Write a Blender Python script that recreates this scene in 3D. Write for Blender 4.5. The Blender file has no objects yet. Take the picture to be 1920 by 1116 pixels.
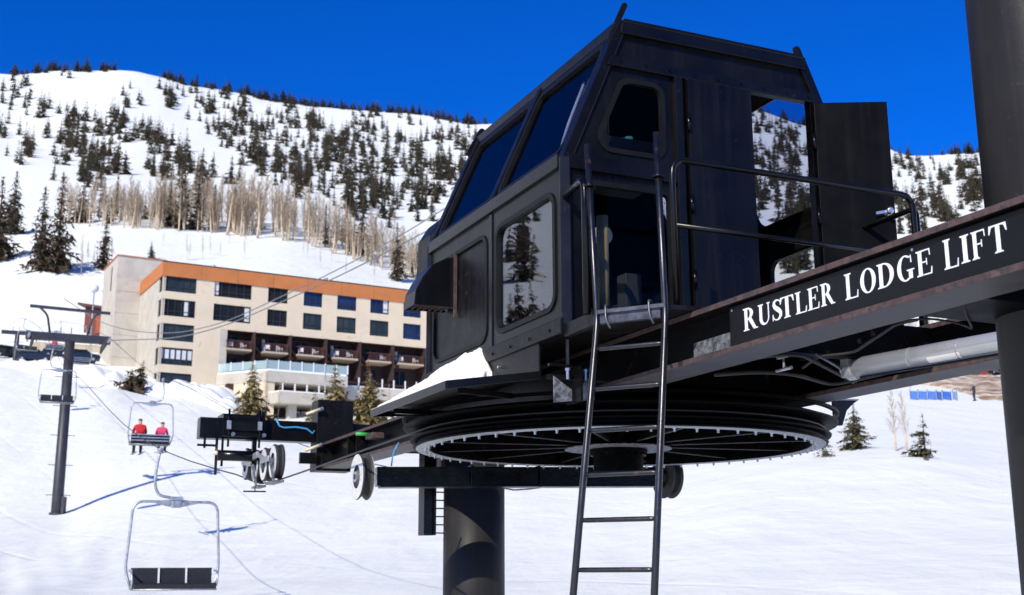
import bpy, bmesh, math, random
from mathutils import Vector, Matrix, noise
random.seed(7)
sc = bpy.context.scene
col = sc.collection
PI = math.pi
R_ = math.radians

# ------------------------------------------------------------------ camera
FPX, CX, CY, H0, ROLL = 2250.0, 960.0, 558.0, 1070.0, 0.0043
PITCH = math.atan((H0-CY)/FPX)
cp, sp = math.cos(PITCH), math.sin(PITCH)
cF = Vector((0, cp, sp)); r0 = Vector((1, 0, 0)); u0 = Vector((0, -sp, cp))
cR = r0*math.cos(ROLL) - u0*math.sin(ROLL)
cU = r0*math.sin(ROLL) + u0*math.cos(ROLL)
def ray(px, py): return cF + cR*((px-CX)/FPX) + cU*((CY-py)/FPX)
def azof(px, py=700): d = ray(px, py); return math.atan2(d.x, d.y)
def tanof(px, py): d = ray(px, py); return d.z/math.hypot(d.x, d.y)
cam_d = bpy.data.cameras.new('camera'); cam = bpy.data.objects.new('camera', cam_d); col.objects.link(cam)
cam_d.sensor_width = 36; cam_d.lens = FPX/1920*36
cam_d.clip_start = 0.1; cam_d.clip_end = 6000
m = Matrix((cR, cU, -cF)).transposed().to_4x4(); cam.matrix_world = m
cam_d.dof.use_dof = True; cam_d.dof.focus_distance = 9.6; cam_d.dof.aperture_fstop = 3.4
sc.camera = cam

# lift frame: a along the lift line (uphill), b across it, z up
AZ = R_(-24.4)
U = Vector((math.sin(AZ), math.cos(AZ), 0)); V = Vector((math.cos(AZ), -math.sin(AZ), 0))
C = Vector((1.04705, 11.95423, 0))
def W(a, b, z): return C + U*a + V*b + Vector((0, 0, z))
def loc(P): q = P-C; return (q.dot(U), q.dot(V), P.z)
def onb(px, py, b): d = ray(px, py); return loc(d*((C.dot(V)+b)/d.dot(V)))
def ona(px, py, a): d = ray(px, py); return loc(d*((C.dot(U)+a)/d.dot(U)))
def onz(px, py, z): d = ray(px, py); return loc(d*(z/d.z))

# ------------------------------------------------------------------ materials
MATS = {}
def nmat(name, base, rough=0.5, metal=0.0, var=0.12, vscale=6.0, bump=0.0, bscale=40.0, spot=None, spotamt=0.35, spotscale=9.0, spec=0.5, rvar=0.12, streak=0):
    """painted / mineral surface: base colour broken up by noise, optional stains of their own colour, fine bump"""
    mt = bpy.data.materials.new(name); mt.use_nodes = True
    nt = mt.node_tree; N = nt.nodes; L = nt.links; bs = N['Principled BSDF']
    tc = N.new('ShaderNodeTexCoord')
    nz = N.new('ShaderNodeTexNoise'); nz.inputs['Scale'].default_value = vscale; nz.inputs['Detail'].default_value = 6
    L.new(tc.outputs['Object'], nz.inputs['Vector'])
    rp = N.new('ShaderNodeValToRGB'); e = rp.color_ramp.elements
    e[0].position = 0.3; e[1].position = 0.7
    e[0].color = [c*(1-var) for c in base]+[1]; e[1].color = [min(1, c*(1+var)) for c in base]+[1]
    L.new(nz.outputs['Fac'], rp.inputs['Fac']); cout = rp.outputs['Color']
    if spot:
        n2 = N.new('ShaderNodeTexNoise'); n2.inputs['Scale'].default_value = spotscale; n2.inputs['Detail'].default_value = 9; n2.inputs['Roughness'].default_value = 0.7
        L.new(tc.outputs['Object'], n2.inputs['Vector'])
        r2 = N.new('ShaderNodeValToRGB'); r2.color_ramp.elements[0].position = 0.66-spotamt*0.4; r2.color_ramp.elements[1].position = 0.72-spotamt*0.2
        L.new(n2.outputs['Fac'], r2.inputs['Fac'])
        mx = N.new('ShaderNodeMix'); mx.data_type = 'RGBA'
        L.new(r2.outputs['Color'], mx.inputs['Factor']); L.new(cout, mx.inputs['A']); mx.inputs['B'].default_value = list(spot)+[1]
        cout = mx.outputs['Result']
    if streak:   # weather streaks and rubbed paint running down the face, and fine scratches
        mp = N.new('ShaderNodeMapping'); mp.inputs['Scale'].default_value = (16, 16, 0.7); L.new(tc.outputs['Object'], mp.inputs['Vector'])
        ns = N.new('ShaderNodeTexNoise'); ns.inputs['Scale'].default_value = 1.0; ns.inputs['Detail'].default_value = 5; L.new(mp.outputs['Vector'], ns.inputs['Vector'])
        rs = N.new('ShaderNodeValToRGB'); rs.color_ramp.elements[0].position = 0.5; rs.color_ramp.elements[1].position = 0.8; rs.color_ramp.elements[1].color = (streak, streak, streak, 1)
        L.new(ns.outputs['Fac'], rs.inputs['Fac'])
        ms = N.new('ShaderNodeMix'); ms.data_type = 'RGBA'; L.new(rs.outputs['Color'], ms.inputs['Factor']); L.new(cout, ms.inputs['A']); ms.inputs['B'].default_value = [min(1, c*3.2+0.004) for c in base]+[1]
        cout = ms.outputs['Result']
    L.new(cout, bs.inputs['Base Color'])
    mr = N.new('ShaderNodeMapRange'); mr.inputs['To Min'].default_value = max(0.03, rough-rvar); mr.inputs['To Max'].default_value = min(1, rough+rvar)
    L.new(nz.outputs['Fac'], mr.inputs['Value']); L.new(mr.outputs['Result'], bs.inputs['Roughness'])
    bs.inputs['Metallic'].default_value = metal; bs.inputs['Specular IOR Level'].default_value = spec
    if bump:
        n3 = N.new('ShaderNodeTexNoise'); n3.inputs['Scale'].default_value = bscale; n3.inputs['Detail'].default_value = 4
        L.new(tc.outputs['Object'], n3.inputs['Vector'])
        b = N.new('ShaderNodeBump'); b.inputs['Strength'].default_value = bump; b.inputs['Distance'].default_value = 0.01
        L.new(n3.outputs['Fac'], b.inputs['Height']); L.new(b.outputs['Normal'], bs.inputs['Normal'])
    MATS[name] = mt; return mt
nmat('black_paint', (0.0045, 0.0043, 0.0041), 0.29, spec=0.32, var=0.3, vscale=3, bump=0.12, bscale=9, spot=(0.02, 0.019, 0.02), spotamt=0.1, spotscale=14)
nmat('black_panel', (0.0045, 0.0042, 0.0039), 0.31, streak=0.5, spec=0.25, var=0.35, vscale=2, bump=0.1, bscale=5, spot=(0.016, 0.013, 0.013), spotamt=0.12, spotscale=20)
nmat('black_gloss', (0.0022, 0.0022, 0.0026), 0.22, spec=0.3, var=0.3, vscale=8, bump=0.15, bscale=30)
nmat('worn_black', (0.0046, 0.0045, 0.0047), 0.42, streak=0.5, spec=0.22, var=0.4, vscale=5, bump=0.2, bscale=30, spot=(0.05, 0.024, 0.02), spotamt=0.2, spotscale=16)
nmat('wheel_black', (0.0012, 0.0012, 0.0014), 0.5, spec=0.05, var=0.4, vscale=5, bump=0.15, bscale=30, spot=(0.03, 0.017, 0.014), spotamt=0.14, spotscale=14)
nmat('rust_edge', (0.075, 0.045, 0.04), 0.7, var=0.35, vscale=10, bump=0.4, bscale=60, spot=(0.028, 0.024, 0.025), spotamt=0.45, spotscale=18)
nmat('beam_web', (0.004, 0.0037, 0.0037), 0.45, spec=0.14, var=0.3, vscale=4, bump=0.15, bscale=20, spot=(0.022, 0.017, 0.015), spotamt=0.2, spotscale=12)
nmat('beam_under_lit', (0.04, 0.036, 0.037), 0.5, var=0.3, vscale=4, bump=0.1, bscale=20)  # far paler than the web: lit look of the underside put into colour
nmat('board_black', (0.004, 0.004, 0.0045), 0.4, spec=0.3, var=0.2)
nmat('letter_white', (0.8, 0.81, 0.84), 0.45, var=0.03)
nmat('column_grey', (0.018, 0.0172, 0.0168), 0.5, streak=0.18, spec=0.22, var=0.25, vscale=2, bump=0.12, bscale=60, spot=(0.05, 0.05, 0.05), spotamt=0.08, spotscale=25)
nmat('worn_grey', (0.2, 0.21, 0.23), 0.5, metal=0.3, var=0.5, vscale=25, bump=0.3, bscale=50, spot=(0.05, 0.05, 0.055), spotamt=0.5, spotscale=22)
nmat('steel', (0.55, 0.56, 0.58), 0.32, metal=0.9, var=0.15, vscale=14, bump=0.05)
nmat('galvanised', (0.42, 0.44, 0.45), 0.45, metal=0.65, var=0.25, vscale=12, bump=0.1)
nmat('cylinder_grey', (0.5, 0.515, 0.54), 0.27, metal=0.45, var=0.12, vscale=3)
nmat('dull_steel', (0.09, 0.092, 0.1), 0.35, metal=0.5, var=0.4, vscale=12, bump=0.15, bscale=40)
nmat('tube_black', (0.004, 0.004, 0.0045), 0.34, spec=0.75, var=0.4, vscale=14, bump=0.1, bscale=30, spot=(0.08, 0.04, 0.025), spotamt=0.12, spotscale=10)
nmat('door_black', (0.0022, 0.0022, 0.0024), 0.45, spec=0.1, streak=0.5, var=0.4, vscale=4, bump=0.1, bscale=12)
nmat('interior_black', (0.002, 0.002, 0.002), 0.85, spec=0.02, var=0.3)
nmat('rubber', (0.012, 0.012, 0.012), 0.7, var=0.3, vscale=20)
nmat('gasket', (0.007, 0.007, 0.0065), 0.5, spec=0.2, var=0.2)
nmat('wheel_white', (0.62, 0.62, 0.6), 0.5, var=0.12, vscale=15, spot=(0.2, 0.19, 0.17), spotamt=0.2, spotscale=20)
nmat('wheel_grey', (0.4, 0.4, 0.38), 0.5, var=0.2, vscale=15, spot=(0.12, 0.11, 0.1), spotamt=0.3, spotscale=20)
nmat('wheel_rubber', (0.035, 0.033, 0.03), 0.6, var=0.3, vscale=20)
nmat('rope_steel', (0.03, 0.03, 0.032), 0.5, metal=0.4, var=0.2, vscale=40)
nmat('cable_pale', (0.16, 0.16, 0.17), 0.6, var=0.1)
nmat('plastic_blue', (0.05, 0.3, 0.55), 0.4, var=0.1)
nmat('plastic_green', (0.05, 0.4, 0.08), 0.5, var=0.1)
nmat('cream_rod', (0.7, 0.62, 0.42), 0.5, var=0.1)
nmat('teal_cloth', (0.05, 0.25, 0.24), 0.8, var=0.3, vscale=30)
nmat('tan_paint', (0.3, 0.24, 0.13), 0.5, var=0.15)
nmat('cabinet_grey', (0.035, 0.035, 0.034), 0.45, var=0.2)
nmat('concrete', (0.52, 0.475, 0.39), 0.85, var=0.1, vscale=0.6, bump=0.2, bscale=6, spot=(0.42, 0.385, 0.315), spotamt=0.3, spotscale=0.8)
nmat('facade_cream', (0.69, 0.575, 0.405), 0.85, var=0.06, vscale=0.5, bump=0.15, bscale=8, spot=(0.58, 0.475, 0.33), spotamt=0.25, spotscale=0.5)
nmat('fascia_orange', (0.5, 0.17, 0.045), 0.7, var=0.08, vscale=0.8)
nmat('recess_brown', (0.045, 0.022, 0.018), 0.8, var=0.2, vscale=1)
nmat('rail_brown', (0.09, 0.035, 0.028), 0.7, var=0.15, vscale=2)
nmat('slab_pale', (0.5, 0.4, 0.29), 0.8, var=0.1)
nmat('white_plastic', (0.78, 0.76, 0.74), 0.5, var=0.04)
nmat('frame_dark', (0.025, 0.028, 0.028), 0.5, var=0.1)
nmat('curtain_white', (0.62, 0.63, 0.62), 0.8, var=0.08, vscale=3)
nmat('shed_red', (0.16, 0.045, 0.03), 0.8, var=0.15)
nmat('retaining', (0.4, 0.33, 0.23), 0.9, var=0.2, vscale=0.5, bump=0.2, bscale=5)
nmat('tower_grey', (0.032, 0.032, 0.038), 0.5, var=0.2, vscale=2)
nmat('seat_black', (0.014, 0.013, 0.014), 0.55, var=0.2, vscale=10)
nmat('bark_brown', (0.075, 0.05, 0.035), 0.9, var=0.3, vscale=3)
nmat('aspen_bark', (0.58, 0.47, 0.33), 0.85, var=0.25, vscale=1.2)
nmat('twig_brown', (0.33, 0.25, 0.16), 0.9, var=0.2, vscale=2)
nmat('needle_dark', (0.09, 0.071, 0.038), 0.85, var=0.45, vscale=0.6)
nmat('needle_green', (0.066, 0.066, 0.036), 0.85, var=0.45, vscale=0.6)
nmat('needle_brown', (0.105, 0.073, 0.04), 0.85, var=0.4, vscale=0.6)
nmat('needle_olive', (0.25, 0.195, 0.075), 0.8, var=0.4, vscale=1.5)
nmat('needle_mid', (0.11, 0.1, 0.045), 0.8, var=0.45, vscale=2.5)
nmat('needle_rust', (0.2, 0.085, 0.035), 0.85, var=0.4, vscale=1.5)
nmat('dirt', (0.36, 0.235, 0.12), 0.95, var=0.4, vscale=0.35, bump=0.4, bscale=3, spot=(0.74, 0.66, 0.54), spotamt=0.55, spotscale=0.35)
nmat('jacket_red', (0.55, 0.012, 0.02), 0.7, var=0.12, vscale=8)
nmat('jacket_pink', (0.58, 0.03, 0.11), 0.7, var=0.12, vscale=8)
nmat('jacket_yellow', (0.6, 0.38, 0.04), 0.7, var=0.1)
nmat('jacket_navy', (0.02, 0.025, 0.06), 0.7, var=0.1)
nmat('trousers_black', (0.012, 0.012, 0.014), 0.75, var=0.15)
nmat('skin', (0.5, 0.28, 0.2), 0.6, var=0.05)
nmat('helmet_dark', (0.02, 0.02, 0.022), 0.35, var=0.1)
nmat('hair_brown', (0.06, 0.035, 0.02), 0.7, var=0.1)
nmat('fence_blue', (0.05, 0.16, 0.55), 0.7, var=0.2, vscale=4)
nmat('fence_pale', (0.3, 0.45, 0.75), 0.7, var=0.15, vscale=4)
nmat('car_dark', (0.015, 0.02, 0.03), 0.25, var=0.1)
nmat('car_red', (0.4, 0.02, 0.02), 0.3, var=0.05)
nmat('car_silver', (0.35, 0.36, 0.38), 0.3, metal=0.4, var=0.05)
nmat('tyre', (0.015, 0.015, 0.015), 0.8)
nmat('lamp_white', (0.8, 0.8, 0.78), 0.4, var=0.02)
nmat('wood_red', (0.35, 0.08, 0.03), 0.8, var=0.15)
nmat('canvas_roof', (0.5, 0.42, 0.3), 0.9, var=0.1)

def glass_mat(name, tint, refl_rough=0.01, frost=0.0, gain=1.0, refl=(0.95, 0.96, 1, 1)):
    mt = bpy.data.materials.new(name); mt.use_nodes = True; nt = mt.node_tree; N = nt.nodes; L = nt.links
    N.remove(N['Principled BSDF']); out = N['Material Output']
    tr = N.new('ShaderNodeBsdfTransparent'); tr.inputs[0].default_value = list(tint)+[1]
    gl = N.new('ShaderNodeBsdfGlossy'); gl.inputs['Roughness'].default_value = refl_rough; gl.inputs[0].default_value = refl
    lw = N.new('ShaderNodeLayerWeight'); lw.inputs['Blend'].default_value = 0.5
    pw = N.new('ShaderNodeMath'); pw.operation = 'POWER'; pw.inputs[1].default_value = 5; L.new(lw.outputs['Facing'], pw.inputs[0])
    fr = N.new('ShaderNodeMath'); fr.operation = 'MULTIPLY_ADD'; fr.inputs[1].default_value = 0.96; fr.inputs[2].default_value = 0.04; L.new(pw.outputs[0], fr.inputs[0])
    nz = N.new('ShaderNodeTexNoise'); nz.inputs['Scale'].default_value = 1.3; tc = N.new('ShaderNodeTexCoord')
    L.new(tc.outputs['Object'], nz.inputs['Vector'])
    bp = N.new('ShaderNodeBump'); bp.inputs['Strength'].default_value = 0.06; bp.inputs['Distance'].default_value = 0.02
    L.new(nz.outputs['Fac'], bp.inputs['Height']); L.new(bp.outputs['Normal'], gl.inputs['Normal'])
    mul = N.new('ShaderNodeMath'); mul.operation = 'MULTIPLY'; mul.use_clamp = True; mul.inputs[1].default_value = gain
    L.new(fr.outputs[0], mul.inputs[0])
    mx = N.new('ShaderNodeMixShader'); L.new(mul.outputs[0], mx.inputs[0]); L.new(tr.outputs[0], mx.inputs[1]); L.new(gl.outputs[0], mx.inputs[2])
    
    last = mx
    if frost:
        df = N.new('ShaderNodeBsdfDiffuse'); df.inputs[0].default_value = (0.55, 0.72, 0.72, 1); m2 = N.new('ShaderNodeMixShader'); m2.inputs[0].default_value = frost
        L.new(mx.outputs[0], m2.inputs[1]); L.new(df.outputs[0], m2.inputs[2]); last = m2
    L.new(last.outputs[0], out.inputs['Surface']); MATS[name] = mt
glass_mat('cab_glass', (0.82, 0.84, 0.85), gain=1.7)
glass_mat('face_glass', (0.82, 0.84, 0.85), gain=0.06)
glass_mat('tint_glass', (0.66, 0.68, 0.76), gain=0.28)
glass_mat('rail_glass', (0.72, 0.9, 0.9), refl_rough=0.1, gain=0.5, frost=0.55)
def pane_mat(name, base, spec=0.3):
    nmat(name, base, 0.06, var=0.35, vscale=0.5, rvar=0.02, spec=spec)
pane_mat('pane_dark', (0.016, 0.018, 0.018), 0.12)
pane_mat('pane_blue', (0.015, 0.028, 0.075), 0.6)
pane_mat('pane_green', (0.03, 0.042, 0.04))

def snow_mat():
    mt = bpy.data.materials.new('snow'); mt.use_nodes = True; nt = mt.node_tree; N = nt.nodes; L = nt.links; bs = N['Principled BSDF']
    tc = N.new('ShaderNodeTexCoord')
    n1 = N.new('ShaderNodeTexNoise'); n1.inputs['Scale'].default_value = 0.35; n1.inputs['Detail'].default_value = 8; L.new(tc.outputs['Object'], n1.inputs['Vector'])
    rp = N.new('ShaderNodeValToRGB'); rp.color_ramp.elements[0].color = (0.80, 0.82, 0.73, 1); rp.color_ramp.elements[1].color = (0.88, 0.90, 0.80, 1)
    L.new(n1.outputs['Fac'], rp.inputs['Fac']); L.new(rp.outputs['Color'], bs.inputs['Base Color'])
    bs.inputs['Roughness'].default_value = 0.7; bs.inputs['Specular IOR Level'].default_value = 0.2
    # groomed corduroy and ski tracks running down the fall line, wind crust
    mp = N.new('ShaderNodeMapping'); mp.inputs['Rotation'].default_value = (0, 0, R_(-30)); mp.inputs['Scale'].default_value = (0.5, 0.02, 1)
    L.new(tc.outputs['Object'], mp.inputs['Vector'])
    n2 = N.new('ShaderNodeTexNoise'); n2.inputs['Scale'].default_value = 1.0; n2.inputs['Detail'].default_value = 3; L.new(mp.outputs['Vector'], n2.inputs['Vector'])
    mp2 = N.new('ShaderNodeMapping'); mp2.inputs['Rotation'].default_value = (0, 0, R_(35)); mp2.inputs['Scale'].default_value = (0.35, 0.012, 1)
    L.new(tc.outputs['Object'], mp2.inputs['Vector'])
    n3 = N.new('ShaderNodeTexNoise'); n3.inputs['Scale'].default_value = 1.0; n3.inputs['Detail'].default_value = 4; L.new(mp2.outputs['Vector'], n3.inputs['Vector'])
    n4 = N.new('ShaderNodeTexNoise'); n4.inputs['Scale'].default_value = 0.12; n4.inputs['Detail'].default_value = 9; n4.inputs['Roughness'].default_value = 0.6; L.new(tc.outputs['Object'], n4.inputs['Vector'])
    a1 = N.new('ShaderNodeMath'); a1.operation = 'ADD'; L.new(n2.outputs['Fac'], a1.inputs[0]); L.new(n3.outputs['Fac'], a1.inputs[1])
    a2 = N.new('ShaderNodeMath'); a2.operation = 'MULTIPLY_ADD'; L.new(n4.outputs['Fac'], a2.inputs[0]); a2.inputs[1].default_value = 3.2; L.new(a1.outputs[0], a2.inputs[2])
    b = N.new('ShaderNodeBump'); b.inputs['Strength'].default_value = 0.38; b.inputs['Distance'].default_value = 0.4
    h = a2.outputs[0]
    ng = N.new('ShaderNodeTexNoise'); ng.inputs['Scale'].default_value = 0.045; ng.inputs['Detail'].default_value = 2; L.new(tc.outputs['Object'], ng.inputs['Vector'])
    gt = N.new('ShaderNodeMapRange'); gt.inputs['From Min'].default_value = 0.48; gt.inputs['From Max'].default_value = 0.68; gt.inputs['To Max'].default_value = -0.3; L.new(ng.outputs['Fac'], gt.inputs['Value'])
    for ang, sc_, seed in ((-24, 0.085, 0), (36, 0.06, 9)):   # ski tracks: thin winding grooves, broken up by noise
        m5 = N.new('ShaderNodeMapping'); m5.inputs['Rotation'].default_value = (0, 0, R_(-ang)); m5.inputs['Location'].default_value = (seed, 0, 0); L.new(tc.outputs['Object'], m5.inputs['Vector'])
        wv = N.new('ShaderNodeTexWave'); wv.bands_direction = 'X'; wv.inputs['Scale'].default_value = sc_; wv.inputs['Distortion'].default_value = 5; wv.inputs['Detail'].default_value = 1.5; wv.inputs['Detail Scale'].default_value = 0.25; L.new(m5.outputs['Vector'], wv.inputs['Vector'])
        r5 = N.new('ShaderNodeMapRange'); r5.inputs['From Min'].default_value = 0.975; r5.inputs['From Max'].default_value = 1.0; L.new(wv.outputs['Fac'], r5.inputs['Value'])
        k5 = N.new('ShaderNodeMath'); k5.operation = 'MULTIPLY_ADD'; L.new(gt.outputs['Result'], k5.inputs[1]); L.new(r5.outputs['Result'], k5.inputs[0]); L.new(h, k5.inputs[2]); h = k5.outputs[0]
    n6 = N.new('ShaderNodeTexNoise'); n6.inputs['Scale'].default_value = 2.2; n6.inputs['Detail'].default_value = 6; n6.inputs['Roughness'].default_value = 0.65; L.new(tc.outputs['Object'], n6.inputs['Vector'])
    k6 = N.new('ShaderNodeMath'); k6.operation = 'MULTIPLY_ADD'; k6.inputs[1].default_value = 0.1; L.new(n6.outputs['Fac'], k6.inputs[0]); L.new(h, k6.inputs[2]); h = k6.outputs[0]
    L.new(h, b.inputs['Height']); L.new(b.outputs['Normal'], bs.inputs['Normal'])
    MATS['snow'] = mt
snow_mat()
nmat('snow_pack', (0.85, 0.86, 0.78), 0.7, var=0.03, vscale=8, bump=0.5, bscale=12, spec=0.2)

# ------------------------------------------------------------------ mesh builder
class MB:
    def __init__(s, xf=None): s.v = []; s.f = []; s.m = []; s.sm = []; s.xf = xf or (lambda a, b, z: Vector((a, b, z)))
    def pt(s, p): s.v.append(s.xf(*p)); return len(s.v)-1
    def poly(s, pts, m=0, sm=False): s.f.append([s.pt(p) for p in pts]); s.m.append(m); s.sm.append(sm)
    def idx(s, ids, m=0, sm=False): s.f.append(list(ids)); s.m.append(m); s.sm.append(sm)
    def box(s, a0, a1, b0, b1, z0, z1, m=0):
        i = [s.pt(p) for p in ((a0,b0,z0),(a1,b0,z0),(a1,b1,z0),(a0,b1,z0),(a0,b0,z1),(a1,b0,z1),(a1,b1,z1),(a0,b1,z1))]
        for q in ((0,3,2,1),(4,5,6,7),(0,1,5,4),(1,2,6,5),(2,3,7,6),(3,0,4,7)): s.idx([i[k] for k in q], m)
        return s
    def prism(s, poly, f0, f1, m=0, mside=None):
        a = [s.pt(f0(*p)) for p in poly]; b = [s.pt(f1(*p)) for p in poly]; n = len(poly)
        s.idx(a[::-1], m); s.idx(b, m)
        for k in range(n): s.idx((a[k], a[(k+1) % n], b[(k+1) % n], b[k]), m if mside is None else mside)
        return s
    def bar(s, p0, p1, w, h, up=(0, 0, 1), m=0):
        p0 = Vector(p0); p1 = Vector(p1); t = (p1-p0).normalized(); upv = Vector(up)
        sx = t.cross(upv)
        if sx.length < 1e-4: sx = t.cross(Vector((1, 0, 0)))
        sx.normalize(); sy = sx.cross(t)
        c = [sx*w/2*i+sy*h/2*j for i, j in ((-1,-1),(1,-1),(1,1),(-1,1))]
        A = [s.pt(p0+k) for k in c]; B = [s.pt(p1+k) for k in c]
        s.idx(A[::-1], m); s.idx(B, m)
        for k in range(4): s.idx((A[k], A[(k+1) % 4], B[(k+1) % 4], B[k]), m)
        return s
    def tube(s, path, r, n=10, m=0, closed=False, cap=True):
        P = [Vector(p) for p in path]; k = len(P); rr = r if isinstance(r, (list, tuple)) else [r]*k
        rings = []; prev = None
        for i in range(k):
            if closed: t = P[(i+1) % k]-P[i-1]
            else: t = P[min(i+1, k-1)]-P[max(i-1, 0)]
            t.normalize()
            if prev is None:
                nrm = t.orthogonal().normalized()
            else:
                nrm = prev - t*prev.dot(t)
                nrm = nrm.normalized() if nrm.length > 1e-6 else t.orthogonal().normalized()
            prev = nrm; bn = t.cross(nrm)
            rings.append([s.pt(P[i]+(nrm*math.cos(2*PI*j/n)+bn*math.sin(2*PI*j/n))*rr[i]) for j in range(n)])
        for i in range(k if closed else k-1):
            A = rings[i]; B = rings[(i+1) % k]
            for j in range(n): s.idx((A[j], A[(j+1) % n], B[(j+1) % n], B[j]), m, True)
        if cap and not closed: s.idx(rings[0][::-1], m); s.idx(rings[-1], m)
        return s
    def lathe(s, prof, c, axis=(0, 0, 1), n=48, m=0, sm=False, closed=False):
        """prof: list of (radius, height along the axis [, material])"""
        c = Vector(c); ax = Vector(axis).normalized(); e = ax.orthogonal().normalized(); g = ax.cross(e)
        rings = []
        for q in prof:
            rings.append([s.pt(c+ax*q[1]+(e*math.cos(2*PI*j/n)+g*math.sin(2*PI*j/n))*q[0]) for j in range(n)])
        kk = len(prof)
        for i in range(kk if closed else kk-1):
            A = rings[i]; B = rings[(i+1) % kk]; mm = prof[i][2] if len(prof[i]) > 2 else m
            for j in range(n): s.idx((A[j], A[(j+1) % n], B[(j+1) % n], B[j]), mm, sm)
        if not closed:
            for rg, q in ((rings[0][::-1], prof[0]), (rings[-1], prof[-1])):
                if q[0] > 1e-4: s.idx(rg, prof[0][2] if len(prof[0]) > 2 else m)
        return s
    def build(s, name, mats, parent=None, bevel=0, origin=None, link=True, fixn=True, weld=False):
        o3 = Vector(origin) if origin is not None else (parent_loc(parent) if parent else Vector((0, 0, 0)))
        me = bpy.data.meshes.new(name); me.from_pydata([p-o3 for p in s.v], [], s.f)
        if isinstance(mats, str): mats = [mats]
        for q in mats: me.materials.append(MATS[q])
        me.polygons.foreach_set('material_index', s.m); me.polygons.foreach_set('use_smooth', s.sm)
        if fixn:
            bm = bmesh.new(); bm.from_mesh(me)
            if weld or bevel: bmesh.ops.remove_doubles(bm, verts=bm.verts, dist=1e-4)
            bmesh.ops.recalc_face_normals(bm, faces=bm.faces); bm.to_mesh(me); bm.free()
        me.update()
        o = bpy.data.objects.new(name, me)
        if link: col.objects.link(o)
        if parent: o.parent = parent
        elif origin is not None: o.location = o3
        if bevel:
            bv = o.modifiers.new('edge', 'BEVEL'); bv.width = bevel; bv.segments = 2; bv.limit_method = 'ANGLE'; bv.angle_limit = R_(40)
        return o
WLOC = {}
def parent_loc(p):
    q = Vector((0, 0, 0))
    while p is not None: q += Vector(p.location); p = p.parent
    return q
def F(): return MB(W)
def tag(o, label=None, cat=None, group=None, kind=None):
    if label: o['label'] = label
    if cat: o['category'] = cat
    if group: o['group'] = group
    if kind: o['kind'] = kind
    return o
def thing(name, location, label, cat, group=None, rz=0):
    o = bpy.data.objects.new(name, None); col.objects.link(o); o.location = location; o.rotation_euler = (0, 0, rz); o.empty_display_size = 0.3
    return tag(o, label, cat, group)
def copy_tree(o, parent=None):
    c = o.copy(); col.objects.link(c)
    if parent: c.parent = parent
    for ch in list(o.children): copy_tree(ch, c)
    return c
def rpoly(pts, rad, k=5):
    """rounded polygon, returns list of corner arcs"""
    n = len(pts); out = []
    for i in range(n):
        p = Vector(pts[i]); a = (Vector(pts[i-1])-p); b = (Vector(pts[(i+1) % n])-p)
        la, lb = a.length, b.length; a.normalize(); b.normalize()
        ang = a.angle(b); d = min(rad/math.tan(ang/2), la*0.45, lb*0.45); r = d*math.tan(ang/2)
        bis = (a+b).normalized(); cc = p+bis*(r/math.sin(ang/2)); s0 = p+a*d-cc; s1 = p+b*d-cc
        a0 = math.atan2(s0.y, s0.x); a1 = math.atan2(s1.y, s1.x); da = (a1-a0+PI) % (2*PI)-PI
        out.append([(cc.x+r*math.cos(a0+da*j/k), cc.y+r*math.sin(a0+da*j/k)) for j in range(k+1)])
    return out
def inset(pts, d):
    n = len(pts); c = [sum(p[0] for p in pts)/n, sum(p[1] for p in pts)/n]; out = []
    area = sum(pts[i][0]*pts[(i+1) % n][1]-pts[(i+1) % n][0]*pts[i][1] for i in range(n)); sg = 1 if area > 0 else -1
    for i in range(n):
        p = Vector(pts[i]); e0 = (p-Vector(pts[i-1])).normalized(); e1 = (Vector(pts[(i+1) % n])-p).normalized()
        n0 = Vector((-e0.y, e0.x))*sg; n1 = Vector((-e1.y, e1.x))*sg; bis = (n0+n1).normalized()
        out.append(tuple(p+bis*(d/max(0.3, bis.dot(n0)))))
    return out
def panel_hole(mb, P, outer, hole, rad, t, m=0):
    """flat panel of thickness t (depth 0..t inwards) with one rounded hole; P(x,y,d) -> frame point"""
    arcs = rpoly(hole, rad); n = len(outer)
    for d, flip in ((0, False), (t, True)):
        for i in range(n):
            A = arcs[i]; B = arcs[(i+1) % n]
            for j in range(len(A)-1): mb.poly([P(*outer[i], d), P(*A[j], d), P(*A[j+1], d)], m)
            mb.poly([P(*outer[i], d), P(*A[-1], d), P(*B[0], d), P(*outer[(i+1) % n], d)], m)
    flat = [p for A in arcs for p in A]; q = len(flat)
    for i in range(q): mb.poly([P(*flat[i], 0), P(*flat[(i+1) % q], 0), P(*flat[(i+1) % q], t), P(*flat[i], t)], m)
    for i in range(n): mb.poly([P(*outer[i], 0), P(*outer[(i+1) % n], 0), P(*outer[(i+1) % n], t), P(*outer[i], t)], m)
def ring_frame(mb, P, pts, rad, w, d0, d1, m=0):
    """rounded gasket ring, from depth d0 (proud, negative) to d1, overlapping the hole edge by w on each side"""
    o = [p for A in rpoly(inset(pts, -w), rad+w) for p in A]; i_ = [p for A in rpoly(inset(pts, w), max(0.01, rad-w)) for p in A]
    n = len(o)
    for k in range(n):
        l = (k+1) % n
        mb.poly([P(*o[k], d0), P(*o[l], d0), P(*i_[l], d0), P(*i_[k], d0)], m)
        mb.poly([P(*o[k], d1), P(*o[l], d1), P(*i_[l], d1), P(*i_[k], d1)], m)
        mb.poly([P(*o[k], d0), P(*o[l], d0), P(*o[l], d1), P(*o[k], d1)], m)
        mb.poly([P(*i_[k], d0), P(*i_[l], d0), P(*i_[l], d1), P(*i_[k], d1)], m)
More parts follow.
